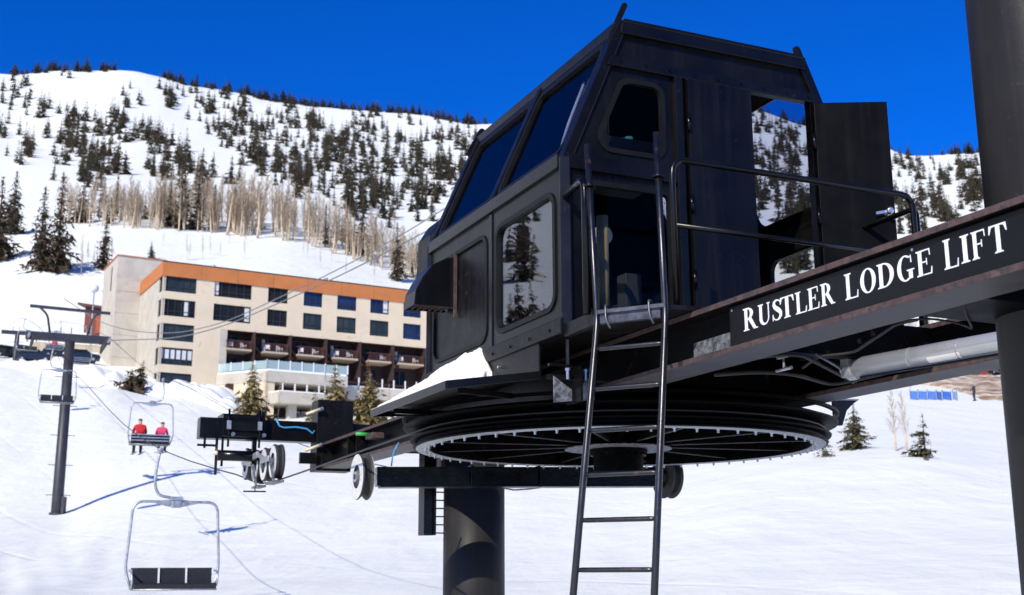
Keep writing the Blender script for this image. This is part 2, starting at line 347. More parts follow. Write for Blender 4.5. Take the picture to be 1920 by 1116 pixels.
def plate(mb, P, pts, rad, d0, d1, m=0):
    q = [p for A in rpoly(pts, rad) for p in A]
    mb.prism(q, lambda x, y: P(x, y, d0), lambda x, y: P(x, y, d1), m)

# ------------------------------------------------------------------ terrain
def pchip(xs, ys, x):
    n = len(xs)
    if x <= xs[0]: return ys[0]
    if x >= xs[-1]: return ys[-1]
    h = [xs[i+1]-xs[i] for i in range(n-1)]; d = [(ys[i+1]-ys[i])/h[i] for i in range(n-1)]
    def slope(i):
        if i == 0: return d[0]
        if i == n-1: return d[-1]
        if d[i-1]*d[i] <= 0: return 0
        w1 = 2*h[i]+h[i-1]; w2 = h[i]+2*h[i-1]
        return (w1+w2)/(w1/d[i-1]+w2/d[i])
    lo, hi = 0, n-2
    while lo < hi:
        mid = (lo+hi+1)//2
        if xs[mid] <= x: lo = mid
        else: hi = mid-1
    i = lo; t = (x-xs[i])/h[i]; m0 = slope(i); m1 = slope(i+1)
    return (2*t**3-3*t**2+1)*ys[i]+(t**3-2*t**2+t)*h[i]*m0+(-2*t**3+3*t**2)*ys[i+1]+(t**3-t**2)*h[i]*m1
NEAR = -2.0
RIDGE = 1000
RROWS = [0.5, 3, 6, 10, 14, 18, 22, 26, 31, 36, 42, 48, 54, 60, 66, 72, 78, 84, 90, 97, 104, 112, 120, 127, 134, 141, 148, 155, 162, 170, 180, 190, 202, 215, 230, 246, 264, 284, 306, 330, 356, 384, 415, 450, 490, 530, 575, 625, 680, 735, 790, 845, 900, 940, 970, 990, RIDGE, 1012, 1030, 1070, 1150, 1300, 1700]
def column(px, pts):
    rs = [0.5, 10]; zs = [NEAR, NEAR]
    for r, py in pts: rs.append(r); zs.append(r*tanof(px, py))
    rs += [1060, 1250, 1700]; zs += [zs[-1]-12, zs[-1]-90, zs[-1]-260]
    return azof(px), [pchip(rs, zs, r) for r in RROWS]
def column_z(az, pts):
    rs = [p[0] for p in pts]; zs = [p[1] for p in pts]
    return R_(az), [pchip(rs, zs, r) for r in RROWS]
COLS = [
 column_z(-180, [(0.5, NEAR), (30, -4), (150, -14), (500, -40), (1000, -60), (1700, -60)]),
 column_z(-120, [(0.5, NEAR), (30, -2), (150, 2), (500, 60), (1000, 140), (1700, 160)]),
 column_z(-78, [(0.5, NEAR), (25, -1), (60, 4), (110, 17), (200, 44), (350, 105), (700, 290), (900, 360), (1700, 200)]),
 column_z(-50, [(0.5, NEAR), (25, -0.6), (60, 3.5), (105, 13), (150, 27), (300, 86), (450, 140), (700, 270), (950, 370), (1700, 200)]),
 column(-60, [(25, 1160), (45, 1085), (82, 976), (105, 850), (130, 745), (150, 690), (170, 668), (200, 650), (220, 575), (300, 430), (450, 345), (650, 262), (850, 190), (1000, 143)]),
 column(60, [(25, 1160), (45, 1085), (82, 970), (105, 850), (130, 745), (150, 690), (170, 668), (200, 648), (220, 560), (300, 428), (450, 345), (650, 262), (850, 190), (1000, 139)]),
 column(130, [(25, 1160), (45, 1083), (82, 967), (105, 850), (130, 745), (150, 690), (170, 668), (200, 640), (220, 560), (300, 428), (450, 345), (650, 262), (850, 190), (1000, 140)]),
 column(215, [(25, 1158), (45, 1080), (82, 945), (105, 845), (130, 748), (150, 702), (170, 664), (200, 630), (220, 560), (300, 426), (450, 345), (650, 262), (850, 190), (1000, 141)]),
 column(265, [(25, 1158), (45, 1078), (82, 935), (105, 842), (130, 752), (150, 710), (170, 662), (200, 620), (220, 560), (300, 428), (450, 348), (650, 266), (850, 195), (1000, 150)]),
 column(330, [(25, 1156), (45, 1076), (82, 925), (105, 840), (130, 758), (150, 716), (170, 660), (220, 560), (300, 432), (450, 350), (650, 270), (850, 205), (1000, 168)]),
 column(420, [(25, 1154), (45, 1070), (82, 915), (105, 840), (130, 775), (145, 738), (158, 725), (180, 650), (220, 570), (300, 440), (450, 354), (650, 280), (850, 218), (1000, 184)]),
 column(500, [(25, 1152), (45, 1064), (82, 905), (105, 842), (130, 800), (145, 778), (165, 740), (220, 580), (300, 446), (450, 358), (650, 288), (850, 228), (1000, 201)]),
 column(620, [(25, 1150), (45, 1056), (82, 900), (105, 845), (130, 802), (150, 776), (170, 720), (220, 600), (300, 470), (450, 374), (650, 300), (850, 245), (1000, 216)]),
 column(780, [(25, 1150), (45, 1050), (75, 910), (105, 850), (130, 802), (150, 776), (170, 720), (220, 620), (300, 512), (450, 405), (650, 320), (850, 262), (1000, 230)]),
 column(900, [(25, 1150), (45, 1046), (75, 905), (105, 850), (130, 800), (150, 770), (170, 715), (220, 620), (300, 520), (450, 412), (650, 328), (850, 272), (1000, 246)]),
 column(1150, [(25, 1146), (45, 1020), (75, 895), (105, 830), (150, 750), (220, 640), (300, 540), (450, 430), (650, 340), (850, 275), (1000, 236)]),
 column(1420, [(25, 1140), (45, 968), (60, 880), (75, 850), (105, 800), (130, 760), (150, 741), (170, 712), (220, 640), (300, 540), (450, 430), (650, 345), (850, 265), (1000, 218)]),
 column(1520, [(25, 1138), (45, 965), (60, 864), (75, 832), (105, 790), (130, 750), (150, 738), (170, 712), (220, 640), (300, 540), (450, 430), (650, 350), (850, 290), (1000, 247)]),
 column(1660, [(25, 1136), (45, 963), (60, 856), (75, 826), (105, 780), (130, 742), (150, 730), (170, 706), (220, 650), (300, 555), (450, 448), (650, 365), (850, 312), (1000, 279)]),
 column(1745, [(25, 1136), (45, 965), (60, 862), (75, 832), (105, 782), (130, 745), (150, 724), (168, 708), (180, 704), (220, 650), (300, 560), (450, 452), (650, 370), (850, 328), (1000, 302)]),
 column(1850, [(25, 1136), (45, 968), (60, 880), (75, 845), (105, 790), (130, 752), (150, 730), (168, 708), (180, 704), (220, 655), (300, 568), (450, 455), (650, 370), (850, 322), (1000, 295)]),
 column(1960, [(25, 1136), (45, 966), (60, 885), (75, 850), (105, 792), (130, 755), (150, 730), (168, 710), (220, 660), (300, 570), (450, 458), (650, 372), (850, 322), (1000, 290)]),
 column_z(45, [(0.5, NEAR), (25, -0.6), (60, 4), (105, 12), (150, 22), (300, 62), (450, 118), (700, 230), (1000, 330), (1700, 150)]),
 column_z(90, [(0.5, NEAR), (25, -1.5), (60, 1), (105, 4), (150, 8), (300, 30), (450, 60), (1000, 220), (1700, 150)]),
 column_z(140, [(0.5, NEAR), (25, -3), (150, -10), (1000, -20), (1700, -20)]),
 column_z(180, [(0.5, NEAR), (30, -4), (150, -14), (500, -40), (1000, -60), (1700, -60)]),
]
AZS = []
x = -180.0
while x < 180.01:
    AZS.append(R_(x)); x += 0.2 if -29 < x < 26 else (1.0 if -85 < x < 60 else 5.0)
colaz = [c[0] for c in COLS]
GRID = [[pchip(colaz, [c[1][k] for c in COLS], az) for k in range(len(RROWS))] for az in AZS]
def bump_at(xx, yy, r, az):
    n = 0.0
    if r > 12:
        n += 0.2*min(1, (r-12)/30)*noise.noise(Vector((xx*0.09, yy*0.09, 3)))+.05*min(1, (r-12)/30)*noise.noise(Vector((xx*0.35, yy*0.35, 13)))
    if 16 < r < 75:   # trampled, chunky snow at the lower left
        k = max(0, min(1, (R_(-13)-az)/R_(6)))*min(1, (r-16)/8)*min(1, (75-r)/20)
        n += k*(.22*noise.noise(Vector((xx*0.45, yy*0.45, 11)))+.12*noise.noise(Vector((xx*1.1, yy*1.1, 12))))
    if r > 95:
        k = min(1, (r-95)/40)*max(0, 1-(r-150)/60 if r > 150 else 1)
        n += 0.9*k*noise.noise(Vector((xx*0.16, yy*0.16, 7)))*(1 if az < R_(5) else 0.35)
    if r > 250:
        k = min(1, (r-250)/300)
        n += k*(7*noise.noise(Vector((xx*0.006, yy*0.006, 1)))+3*noise.noise(Vector((xx*0.02, yy*0.02, 2)))+0.8*noise.noise(Vector((xx*0.08, yy*0.08, 4))))*(1 if r < 940 else max(0.25, 1-(r-940)/70))
    return n
for i, az in enumerate(AZS):
    s_, c_ = math.sin(az), math.cos(az)
    for k, r in enumerate(RROWS): GRID[i][k] += bump_at(r*s_, r*c_, r, az)
import bisect
def H(xx, yy):
    r = math.hypot(xx, yy); az = math.atan2(xx, yy)
    i = min(max(bisect.bisect_right(AZS, az)-1, 0), len(AZS)-2); k = min(max(bisect.bisect_right(RROWS, r)-1, 0), len(RROWS)-2)
    u = (az-AZS[i])/(AZS[i+1]-AZS[i]); t = min(1, max(0, (r-RROWS[k])/(RROWS[k+1]-RROWS[k])))
    return (GRID[i][k]*(1-u)+GRID[i+1][k]*u)*(1-t)+(GRID[i][k+1]*(1-u)+GRID[i+1][k+1]*u)*t
def ground_hit(px, py, rmin=12):
    d = ray(px, py); hz = math.hypot(d.x, d.y); d = d/hz; r = rmin; pr = rmin
    while r < 1100:
        if d.z*r <= H(d.x*r, d.y*r):
            lo, hi = pr, r
            for _ in range(14):
                mid = (lo+hi)/2
                if d.z*mid <= H(d.x*mid, d.y*mid): hi = mid
                else: lo = mid
            return Vector((d.x*hi, d.y*hi, H(d.x*hi, d.y*hi))), hi
        pr = r; r += max(0.5, r*0.012)
    return None, None
def at_r(px, r, py=None):
    y_ = 700 if py is None else py
    for _ in range(4):
        a_ = azof(px, y_); p = Vector((r*math.sin(a_), r*math.cos(a_), 0)); p.z = H(p.x, p.y)
        if py is None: y_ = CY-FPX*p.dot(cU)/p.dot(cF)
    return p
def px_h(r, hpx): return hpx*r/2306.0
def terrain():
    vs = []; fs = []; nr = len(RROWS)
    for i, az in enumerate(AZS[:-1]):
        for k, r in enumerate(RROWS): vs.append((r*math.sin(az), r*math.cos(az), GRID[i][k]))
    na = len(AZS)-1
    for i in range(na):
        j = (i+1) % na
        for k in range(nr-1): fs.append((i*nr+k, i*nr+k+1, j*nr+k+1, j*nr+k))
    fs.append([i*nr for i in range(na)])
    me = bpy.data.meshes.new('snow_ground'); me.from_pydata(vs, [], fs); me.materials.append(MATS['snow'])
    me.polygons.foreach_set('use_smooth', [True]*len(fs)); me.update()
    o = bpy.data.objects.new('snow_ground', me); col.objects.link(o); o['kind'] = 'structure'
    bm = bmesh.new(); bm.from_mesh(me); bmesh.ops.recalc_face_normals(bm, faces=bm.faces); bm.to_mesh(me); bm.free()
terrain()

# ------------------------------------------------------------------ lift cabin
AN, AF = -2.24, 0.87
BL, BRT = -1.70, 1.32
ZS, ZB, ZT = 1.88, 3.25, 4.56
TL, TR = -1.134, 0.754
SL = math.hypot(TL-BL, ZT-ZB)
cab = thing('lift_cabin', W(-0.7, -0.19, ZS), 'black steel operator cabin with slanted windows and one open door, atop the lift beams', 'cabin')
PN = lambda x, y, d: (AN+d, x, y)                   # near face, depth runs into the cab
PF = lambda x, y, d: (AF-d, x, y)
PL = lambda x, y, d: (x, BL+d, y)                   # lower side wall with the big window
PR = lambda x, y, d: (x, BRT-d, y)
_nl = Vector((ZT-ZB, -(TL-BL))).normalized()        # inward normal of the slanted side (b, z)
PSL = lambda x, y, d: (x, BL+(TL-BL)*y/SL+_nl.x*d, ZB+(ZT-ZB)*y/SL+_nl.y*d)
PSR = lambda x, y, d: (x, BRT+(TR-BRT)*y/SL-_nl.x*d, ZB+(ZT-ZB)*y/SL+_nl.y*d)
def cab_window(P, pts, rad, glass, name='window', gd=0.02):
    mb = F(); ring_frame(mb, P, pts, rad, 0.022, -0.014, 0.035); w = mb.build(name, 'gasket', cab, weld=True)
    g = F(); plate(g, P, pts, rad, gd, gd+0.006); g.build('glass', glass, w)
    return w
# side walls, lower
for P, side in ((PL, 0), (PR, 1)):
    n1 = [(-2.06, 2.05), (-0.88, 2.05), (-0.88, 3.02), (-2.06, 3.02)]; n2 = [(-0.66, 2.03), (0.70, 2.03), (0.70, 3.02), (-0.66, 3.02)]
    mb = F()
    panel_hole(mb, P, [(AN+.03, ZS+.02), (-0.765, ZS+.02), (-0.765, ZB), (AN+.03, ZB)], n1, 0.13, 0.05)
    panel_hole(mb, P, [(-0.765, ZS+.02), (AF-.03, ZS+.02), (AF-.03, ZB), (-0.765, ZB)], n2, 0.13, 0.05)
    mb.build('wall', 'black_panel', cab, weld=True)
    cab_window(P, n1, 0.13, 'cab_glass')
    if side == 0:
        mb = F(); ring_frame(mb, P, n2, 0.13, 0.02, -0.012, 0.03); fr = mb.build('blanking_frame', 'gasket', cab, weld=True)
        mb = F(); plate(mb, P, n2, 0.13, 0.012, 0.03); mb.build('blanking_plate', 'worn_black', cab)
    else: cab_window(P, n2, 0.13, 'cab_glass')
# slanted sides
for P in (PSL, PSR):
    n1 = [(-2.1, 0.12), (-0.80, 0.12), (-0.80, 1.24), (-2.1, 1.24)]; n2 = [(-0.64, 0.12), (0.70, 0.12), (0.70, 1.24), (-0.64, 1.24)]
    mb = F()
    panel_hole(mb, P, [(AN+.03, 0), (-0.72, 0), (-0.72, SL), (AN+.03, SL)], n1, 0.1, 0.05)
    panel_hole(mb, P, [(-0.72, 0), (AF-.03, 0), (AF-.03, SL), (-0.72, SL)], n2, 0.1, 0.05)
    mb.build('slanted_wall', 'black_panel', cab, weld=True)
    cab_window(P, n1, 0.1, 'tint_glass', 'slanted_window'); cab_window(P, n2, 0.1, 'tint_glass', 'slanted_window')
# frame bars along every edge
def cbar(p0, p1, w=0.09, h=0.09, name='frame_bar', mat='black_paint', up=(0, 0, 1), bev=0.008):
    mb = F(); q0 = W(*p0); q1 = W(*p1); mb.xf = lambda a, b, z: Vector((a, b, z)); mb.bar(q0, q1, w, h, up); return mb.build(name, mat, cab, bevel=bev)
for a in (AN+.03, AF-.03):
    cbar((a, BL+.02, ZS), (a, BL+.02, ZB+.02)); cbar((a, BL+.02, ZB), (a, TL+.01, ZT-.02)); cbar((a, BRT-.02, ZS), (a, BRT-.02, ZB+.02)); cbar((a, BRT-.02, ZB), (a, TR-.01, ZT-.02))
for b, z in ((BL+.012, ZB), (BRT-.012, ZB)): cbar((AN+.06, b, z), (AF-.06, b, z), 0.085, 0.12)
for b, z in ((TL+.01, ZT-.035), (TR-.01, ZT-.035)): cbar((AN-.01, b, z), (AF+.01, b, z), 0.1, 0.09)
for b in (BL-.004, BRT+.004): cbar((AN+.0, b, ZS-.01), (AF, b, ZS-.01), 0.09, 0.13, mat='worn_black')
mb = F(); mb.xf = W; mb.box(-0.80, -0.73, BL-.012, BL+.03, ZS+.06, ZB-.07); mb.build('frame_bar', 'black_paint', cab, bevel=.006)
_pm0 = PSL(-0.72, 0.08, -0.012); _pm1 = PSL(-0.72, SL-.05, -0.012); cbar(_pm0, _pm1, 0.07, 0.03)
# roof
mb = F(); mb.prism([(TL-.01, ZT-.02), (TR+.01, ZT-.02), (TR-.02, ZT+.02), (TL+.02, ZT+.02)], lambda x, y: (AN-.03, x, y), lambda x, y: (AF+.03, x, y)); mb.build('roof', 'black_paint', cab, bevel=.01)
# lifting lugs: flat bars following the slanted edges
def lug(a, p0, p1, w=0.075):
    mb = F(); d = (Vector(p1)-Vector(p0)).normalized(); n = Vector((-d.y, d.x))*w/2; P0 = Vector(p0); P1 = Vector(p1)
    pts = [P0+n, P0-n]+[P1+(-n*math.cos(t)+d*(w/2)*math.sin(t)) for t in [PI*k/8 for k in range(9)]]
    mb.prism([(q.x, q.y) for q in pts], lambda x, y: (a-.012, x, y), lambda x, y: (a+.012, x, y)); o = mb.build('lifting_lug', 'worn_black', cab, bevel=.003)
lug(AN+.0, (TL-.13, ZT-.22), (TL+.035, ZT+.15), 0.05); lug(AF, (TL-.13, ZT-.22), (TL+.03, ZT+.08))
lug(AN+.02, (TR+.05, ZT-.12), (TR-.035, ZT+.08), 0.08); lug(AF, (TR+.05, ZT-.12), (TR-.035, ZT+.08), 0.08)
# near face
def edgeL(z): return BL if z < ZB else BL+(TL-BL)*(z-ZB)/(ZT-ZB)
def edgeR(z): return BRT if z < ZB else BRT+(TR-BRT)*(z-ZB)/(ZT-ZB)
def nface(pts, d0, d1, name, mat, bev=0.005):
    mb = F(); mb.prism(pts, lambda x, y: PN(x, y, d0), lambda x, y: PN(x, y, d1)); return mb.build(name, mat, cab, bevel=bev)
nface([(edgeL(4.22)+.05, 4.22), (edgeR(4.22)-.05, 4.22), (edgeR(4.45)-.05, 4.45), (edgeL(4.45)+.05, 4.45)], 0.02, 0.05, 'gable_panel', 'black_panel')
nface([(edgeL(4.44)+.03, 4.44), (edgeR(4.44)-.03, 4.44), (TR, ZT-.02), (TL, ZT-.02)], -0.03, 0.04, 'gable_beam', 'black_paint')
nface([(edgeL(4.13)+.03, 4.13), (edgeR(4.13)-.03, 4.13), (edgeR(4.22)-.03, 4.22), (edgeL(4.22)+.03, 4.22)], -0.03, 0.05, 'gable_beam', 'black_paint')
mb = F()
panel_hole(mb, lambda x, y, d: PN(x, y, d+.012), [(edgeL(3.29)+.04, 3.29), (-0.625, 3.29), (-0.625, 4.14), (edgeL(4.14)+.04, 4.14)], [(-1.42, 3.385), (-0.745, 3.385), (-0.745, 4.03), (-1.135, 4.03)], 0.11, 0.045)
panel_hole(mb, lambda x, y, d: PN(x, y, d+.012), [(BL+.04, ZS+.03), (-0.625, ZS+.03), (-0.625, 3.18), (BL+.04, 3.18)], [(-1.52, 2.0), (-0.70, 2.0), (-0.70, 3.08), (-1.52, 3.08)], 0.06, 0.045)
mb.build('wall', 'black_panel', cab, weld=True)
cab_window(lambda x, y, d: PN(x, y, d+.012), [(-1.42, 3.385), (-0.745, 3.385), (-0.745, 4.03), (-1.135, 4.03)], 0.11, 'face_glass')
cab_window(lambda x, y, d: PN(x, y, d+.012), [(-1.52, 2.0), (-0.70, 2.0), (-0.70, 3.08), (-1.52, 3.08)], 0.06, 'face_glass')
nface([(BL+.04, 3.17), (-0.63, 3.17), (-0.63, 3.30), (BL+.02, 3.30)], -0.025, 0.05, 'frame_bar', 'black_paint')
nface([(-0.64, ZS), (-0.565, ZS), (-0.565, 4.13), (-0.64, 4.13)], -0.035, 0.06, 'frame_bar', 'black_paint')
nface([(-0.566, ZS), (-0.50, ZS), (-0.50, 4.13), (-0.566, 4.13)], 0.005, 0.055, 'door_jamb', 'black_gloss')
nface([(0.80, ZS), (0.87, ZS), (0.87, 4.13), (0.80, 4.13)], -0.02, 0.06, 'door_jamb', 'black_gloss')
nface([(0.87, ZS), (BRT-.03, ZS), (BRT-.03, ZB), (edgeR(4.13)-.03, 4.13), (0.87, 4.13)], 0.01, 0.05, 'wall', 'black_panel')
nface([(-0.53, ZS), (0.80, ZS), (0.80, ZS+.05), (-0.53, ZS+.05)], -0.01, 0.05, 'door_sill', 'worn_black')
for k in range(9):
    bb = edgeL(4.17)+.14+k*(edgeR(4.17)-edgeL(4.17)-.28)/8
    mb = MB(); mb.lathe([(.014, 0), (.012, .01), (.0, .012)], W(AN-.03, bb, 4.175), -U, 8); mb.build('rivet', 'black_gloss', cab)
for k in range(8):
    mb = MB(); mb.lathe([(.014, 0), (.012, .01), (.0, .012)], W(AN+.2+k*.38, BL-.05, ZS-.02), -V, 8); mb.build('rivet', 'worn_black', cab)
# closed and open door leaf
def hinge_tubes(door, p, zs):
    for z in zs:
        mb2 = MB(); mb2.lathe([(0.016, -0.075), (0.016, 0.075)], W(p[0], p[1], z), (0, 0, 1), 10, sm=True); mb2.build('hinge', 'black_gloss', door)
d1 = nface([(-0.52, ZS+.06), (0.135, ZS+.06), (0.135, 4.12), (-0.52, 4.12)], -0.05, -0.005, 'door', 'black_panel')
hinge_tubes(d1, (AN-.06, -0.53, 0), (2.35, 3.0, 3.72))
hb = Vector((AN-.03, 0.83)); ob = Vector((-2.527, 1.348)); dd = (ob-hb); dn = Vector((-dd.y, dd.x)).normalized(); dl = dd.normalized()*0.655
mb = F()
cs = [hb+dn*.022, hb-dn*.022, hb+dl-dn*.022, hb+dl+dn*.022]
mb.prism([(q.x, q.y) for q in cs], lambda x, y: (x, y, ZS+.06), lambda x, y: (x, y, 4.12)); d2 = mb.build('door', 'door_black', cab, bevel=.005)
hinge_tubes(d2, (AN-.05, 0.80, 0), (2.35, 3.05, 3.75))
hp = hb+dl*0.90
side = -1 if (W(*(hp+dn), 3).length > W(*(hp-dn), 3).length) else 1
hq = hp+dn*.04*side
mb = MB(); n3 = (W(hq.x, hq.y, 0)-W(hp.x, hp.y, 0)).normalized(); mb.lathe([(0.035, -0.02), (0.035, 0.005), (0.015, 0.008), (0.013, 0.05), (0.03, 0.055), (0.032, 0.085), (0.02, 0.095)], W(hp.x, hp.y, 3.07)+n3*.022, n3, 14, sm=True)
mb.bar(W(*(hp-dl*.02), 3.07)+n3*.07, W(*(hp-dl*.18), 3.055)+n3*.07, 0.02, 0.025); mb.build('handle', 'steel', d2)
# far face
mb = F(); panel_hole(mb, PF, [(BL+.03, ZS), (BRT-.03, ZS), (BRT-.03, ZB), (BL+.03, ZB)], [(0.42, 2.1), (0.9, 2.1), (0.9, 2.75), (0.42, 2.75)], 0.08, 0.05)
mb.prism([(BL+.03, ZB), (BRT-.03, ZB), (TR-.02, ZT-.03), (TL+.02, ZT-.03)], lambda x, y: PF(x, y, 0), lambda x, y: PF(x, y, .05)); mb.build('wall', 'black_panel', cab, weld=True)
cab_window(PF, [(0.42, 2.1), (0.9, 2.1), (0.9, 2.75), (0.42, 2.75)], 0.08, 'cab_glass')
mb = F(); mb.box(AF-.075, AF-.056, BL+.1, 0.36, 2.05, 3.15); mb.build('reflection_blocker', 'interior_black', cab)  # added matt black sheet, keeps the inner wall from mirroring the sky
mb = F(); mb.prism([(BL+.09, 3.16), (BRT-.09, 3.16), (BRT-.09, ZB), (TR-.08, ZT-.1), (TL+.08, ZT-.1), (BL+.09, ZB)], lambda x, y: PF(x, y, .055), lambda x, y: PF(x, y, .07)); mb.prism([(BL+.09, ZS+.03), (BRT-.09, ZS+.03), (BRT-.09, 2.05), (BL+.09, 2.05)], lambda x, y: PF(x, y, .055), lambda x, y: PF(x, y, .07)); mb.box(AN+.1, AF-.08, TL+.1, TR-.1, ZT-.06, ZT-.05); mb.build('reflection_blocker', 'interior_black', cab)  # more added black sheets, darkening the far wall and roof underside
# floor
mb = F(); mb.box(AN+.05, AF-.05, BL+.05, BRT-.05, ZS-.03, ZS+.02); mb.build('floor_deck', 'worn_black', cab)
# vent hood on the side wall, and the exhaust hood at the far end
hx0, hx1 = 0.10, 0.40
prof = [(BL, 2.99), (BL-.11, 2.965), (BL-.25, 2.885), (BL-.35, 2.75), (BL-.415, 2.62), (BL-.43, 2.48), (BL-.412, 2.48), (BL-.40, 2.61), (BL-.335, 2.735), (BL-.24, 2.87), (BL-.105, 2.945), (BL, 2.97)]
hood = F(); hood.prism(prof, lambda x, y: (hx0, x, y), lambda x, y: (hx1, x, y)); ho = hood.build('vent_hood', 'black_panel', cab, weld=True)
for xx in (hx0, hx1-.01):
    mb = F(); mb.prism([(BL, 2.98), (BL-.11, 2.955), (BL-.25, 2.875), (BL-.35, 2.74), (BL-.412, 2.61), (BL-.425, 2.482), (BL, 2.49)], lambda x, y: (xx-.004, x, y), lambda x, y: (xx+.008, x, y)); mb.build('cheek', 'black_panel', ho, bevel=.003)
mb = F(); mb.box(hx0-.03, hx0-.006, BL-.03, BL-.002, 2.38, 3.02); mb.build('flange', 'rust_edge', ho)
mb = F()
for k in range(6): mb.bar((hx0+.02, BL-.06-k*.06, 2.50), (hx1-.02, BL-.06-k*.06, 2.50), 0.008, 0.03)
mb.bar((hx0+.015, BL-.42, 2.49), (hx0+.015, BL, 2.49), .012, .03); mb.build('louvre', 'rust_edge', ho)
mb = F(); mb.prism([(BL+.12, 2.95), (BL+.02, 3.05), (BL+.02, 3.42), (BL+.14, 3.62), (-1.1, 3.66), (-1.0, 2.95)], lambda x, y: (AF+.0, x, y), lambda x, y: (AF+.42, x, y)); mb.build('exhaust_hood', 'worn_black', cab, bevel=.03)
# porch, chamfered corner for the ladder
porch = [(AN, BL+.02), (-2.76, BL+.0), (-3.16, -1.385), (-3.2, -1.2), (-3.2, 1.08), (AN, 1.08)]
mb = F(); mb.prism(porch, lambda x, y: (x, y, 1.845), lambda x, y: (x, y, 1.882)); mb.build('porch_deck', 'worn_black', cab, bevel=.004)
for q0, q1 in zip(porch[:3], porch[1:4]):
    if q0 == porch[2]: continue
    cbar((q0[0], q0[1]-.01, 1.83), (q1[0], q1[1]-.01, 1.83), 0.05, 0.105, 'porch_edge', 'dull_steel' if q0 == porch[1] else 'worn_black', bev=.004)
# railing
def arc_path(pts, rad=0.12, k=5):
    out = [Vector(pts[0])]
    for i in range(1, len(pts)-1):
        p = Vector(pts[i]); a = (Vector(pts[i-1])-p); b = (Vector(pts[i+1])-p); d = min(rad, a.length*.45, b.length*.45); a.normalize(); b.normalize()
        for j in range(k+1):
            t = j/k; out.append((p+a*d)*(1-t)**2+p*2*t*(1-t)+(p+b*d)*t**2)
    out.append(Vector(pts[-1])); return out
rz = 3.02
mb = F(); mb.tube(arc_path([(-3.14, -1.25, 1.88), (-3.14, -1.25, rz), (-3.14, 1.08, rz), (-3.14, 1.08, 1.88)], .13), 0.025, 12); rail = mb.build('railing', 'black_paint', cab)
mb = F(); mb.tube([(-3.14, -1.25, 2.5), (-3.14, 1.08, 2.5)], 0.021, 10); mb.build('mid_rail', 'black_paint', rail)
mb = F(); mb.tube(arc_path([(-3.09, 1.16, 1.88), (-3.09, 1.16, 2.94), (-2.3, 1.16, 2.94), (-2.3, 1.16, 1.88)], .1), 0.024, 12); mb.build('side_rail', 'black_gloss', rail)
mb = F(); mb.tube(arc_path([(-2.26, BL-.0, 2.93), (-2.7, BL-.06, 2.93), (-2.72, BL-.07, 1.86)], .1), 0.03, 12); mb.build('grab_post', 'black_gloss', rail)
# side skirt and slanted cover plate over the incoming rope
mb = F(); mb.box(-1.80, 0.5, BL-.03, BL-.012, 1.565, 1.845); mb.build('side_skirt', 'worn_black', cab, bevel=.003)
def cover(b, o): return 1.566-(BL-b)*0.155+o
cv = [(-1.80, BL-.012), (-1.80, -2.53), (0.10, -2.53), (0.75, BL-.012)]
mb = F(); mb.prism(cv, lambda x, y: (x, y, cover(y, -.012)), lambda x, y: (x, y, cover(y, 0))); cp_ = mb.build('cover_plate', 'worn_black', cab, bevel=.003)
for q0, q1 in ((cv[0], cv[1]), (cv[1], cv[2]), (cv[2], cv[3])):
    mb = MB(); mb.bar(W(q0[0], q0[1], cover(q0[1], -.022)), W(q1[0], q1[1], cover(q1[1], -.022)), .02, .065); mb.build('lip', 'black_paint', cp_, bevel=.003)
for q0, q1 in (((-1.5, -2.3, cover(-2.3, -.05)), (-1.2, BL, 1.45)), ((-.2, -2.4, cover(-2.4, -.05)), (.1, BL, 1.45))):
    mb = F(); mb.bar(q0, q1, .045, .045); mb.build('brace', 'black_paint', cp_)
# inside: control cabinet, ducts, seat, drive motor
def inside(name, mat, fn, bev=.01):
    mb = F(); fn(mb); return mb.build(name, mat, cab, bevel=bev)
inside('control_cabinet', 'cabinet_grey', lambda m: m.box(-1.75, -1.35, -1.1, -0.55, 3.3, 3.72))
inside('conduit', 'cabinet_grey', lambda m: (m.tube([(-1.6, -1.1, 3.7), (-1.6, -1.1, 4.4)], .03), m.tube([(-1.6, -.95, 3.7), (-1.6, -.95, 4.4)], .03)), 0)
inside('conduit', 'white_plastic', lambda m: (m.tube(arc_path([(-1.6, -1.25, 3.4), (-1.7, -1.3, 3.9), (-1.95, -1.2, 4.3)], .2), .014), m.tube(arc_path([(-1.3, -1.3, 3.5), (-1.5, -1.3, 3.8), (-1.5, -1.1, 4.3)], .2), .014)), 0)
inside('air_duct', 'tan_paint', lambda m: (m.tube([(-1.95, -1.45, ZS), (-1.95, -1.45, 2.95)], .07, 14), m.tube([(-1.95, -1.2, ZS), (-1.95, -1.2, 2.9)], .05, 14)), 0)
inside('drive_motor', 'cabinet_grey', lambda m: (m.lathe([(0.3, -.5), (0.34, -.45), (0.34, .45), (0.3, .5)], (-0.2, 0.3, 2.4), (1, 0, 0), 24), m.box(-0.7, 0.3, 0.0, 0.6, ZS+.02, 2.1)))
inside('gauge', 'white_plastic', lambda m: m.lathe([(0.0, -.03), (0.09, -.03), (0.09, .02), (0.0, .02)], (-1.5, -0.95, 2.88), (-1, 0.0, 0), 20), .003)
inside('switch_box', 'cabinet_grey', lambda m: m.box(-2.0, -1.85, -1.02, -0.86, 2.05, 2.42))
inside('rag', 'teal_cloth', lambda m: [m.bar((-1.62+.05*k, -.72-.035*k, 3.72+.03*(k % 2)), (-1.5+.03*k, -.66-.02*k, 3.78+.05*((k+1) % 2)), .08, .05) for k in range(4)], .02)
mb = F(); mb.lathe([(0.012, 0), (0.012, .03)], (-1.05, BL-.035, 1.72), (0, -1, 0), 10); mb.build('bolt', 'steel', cab)

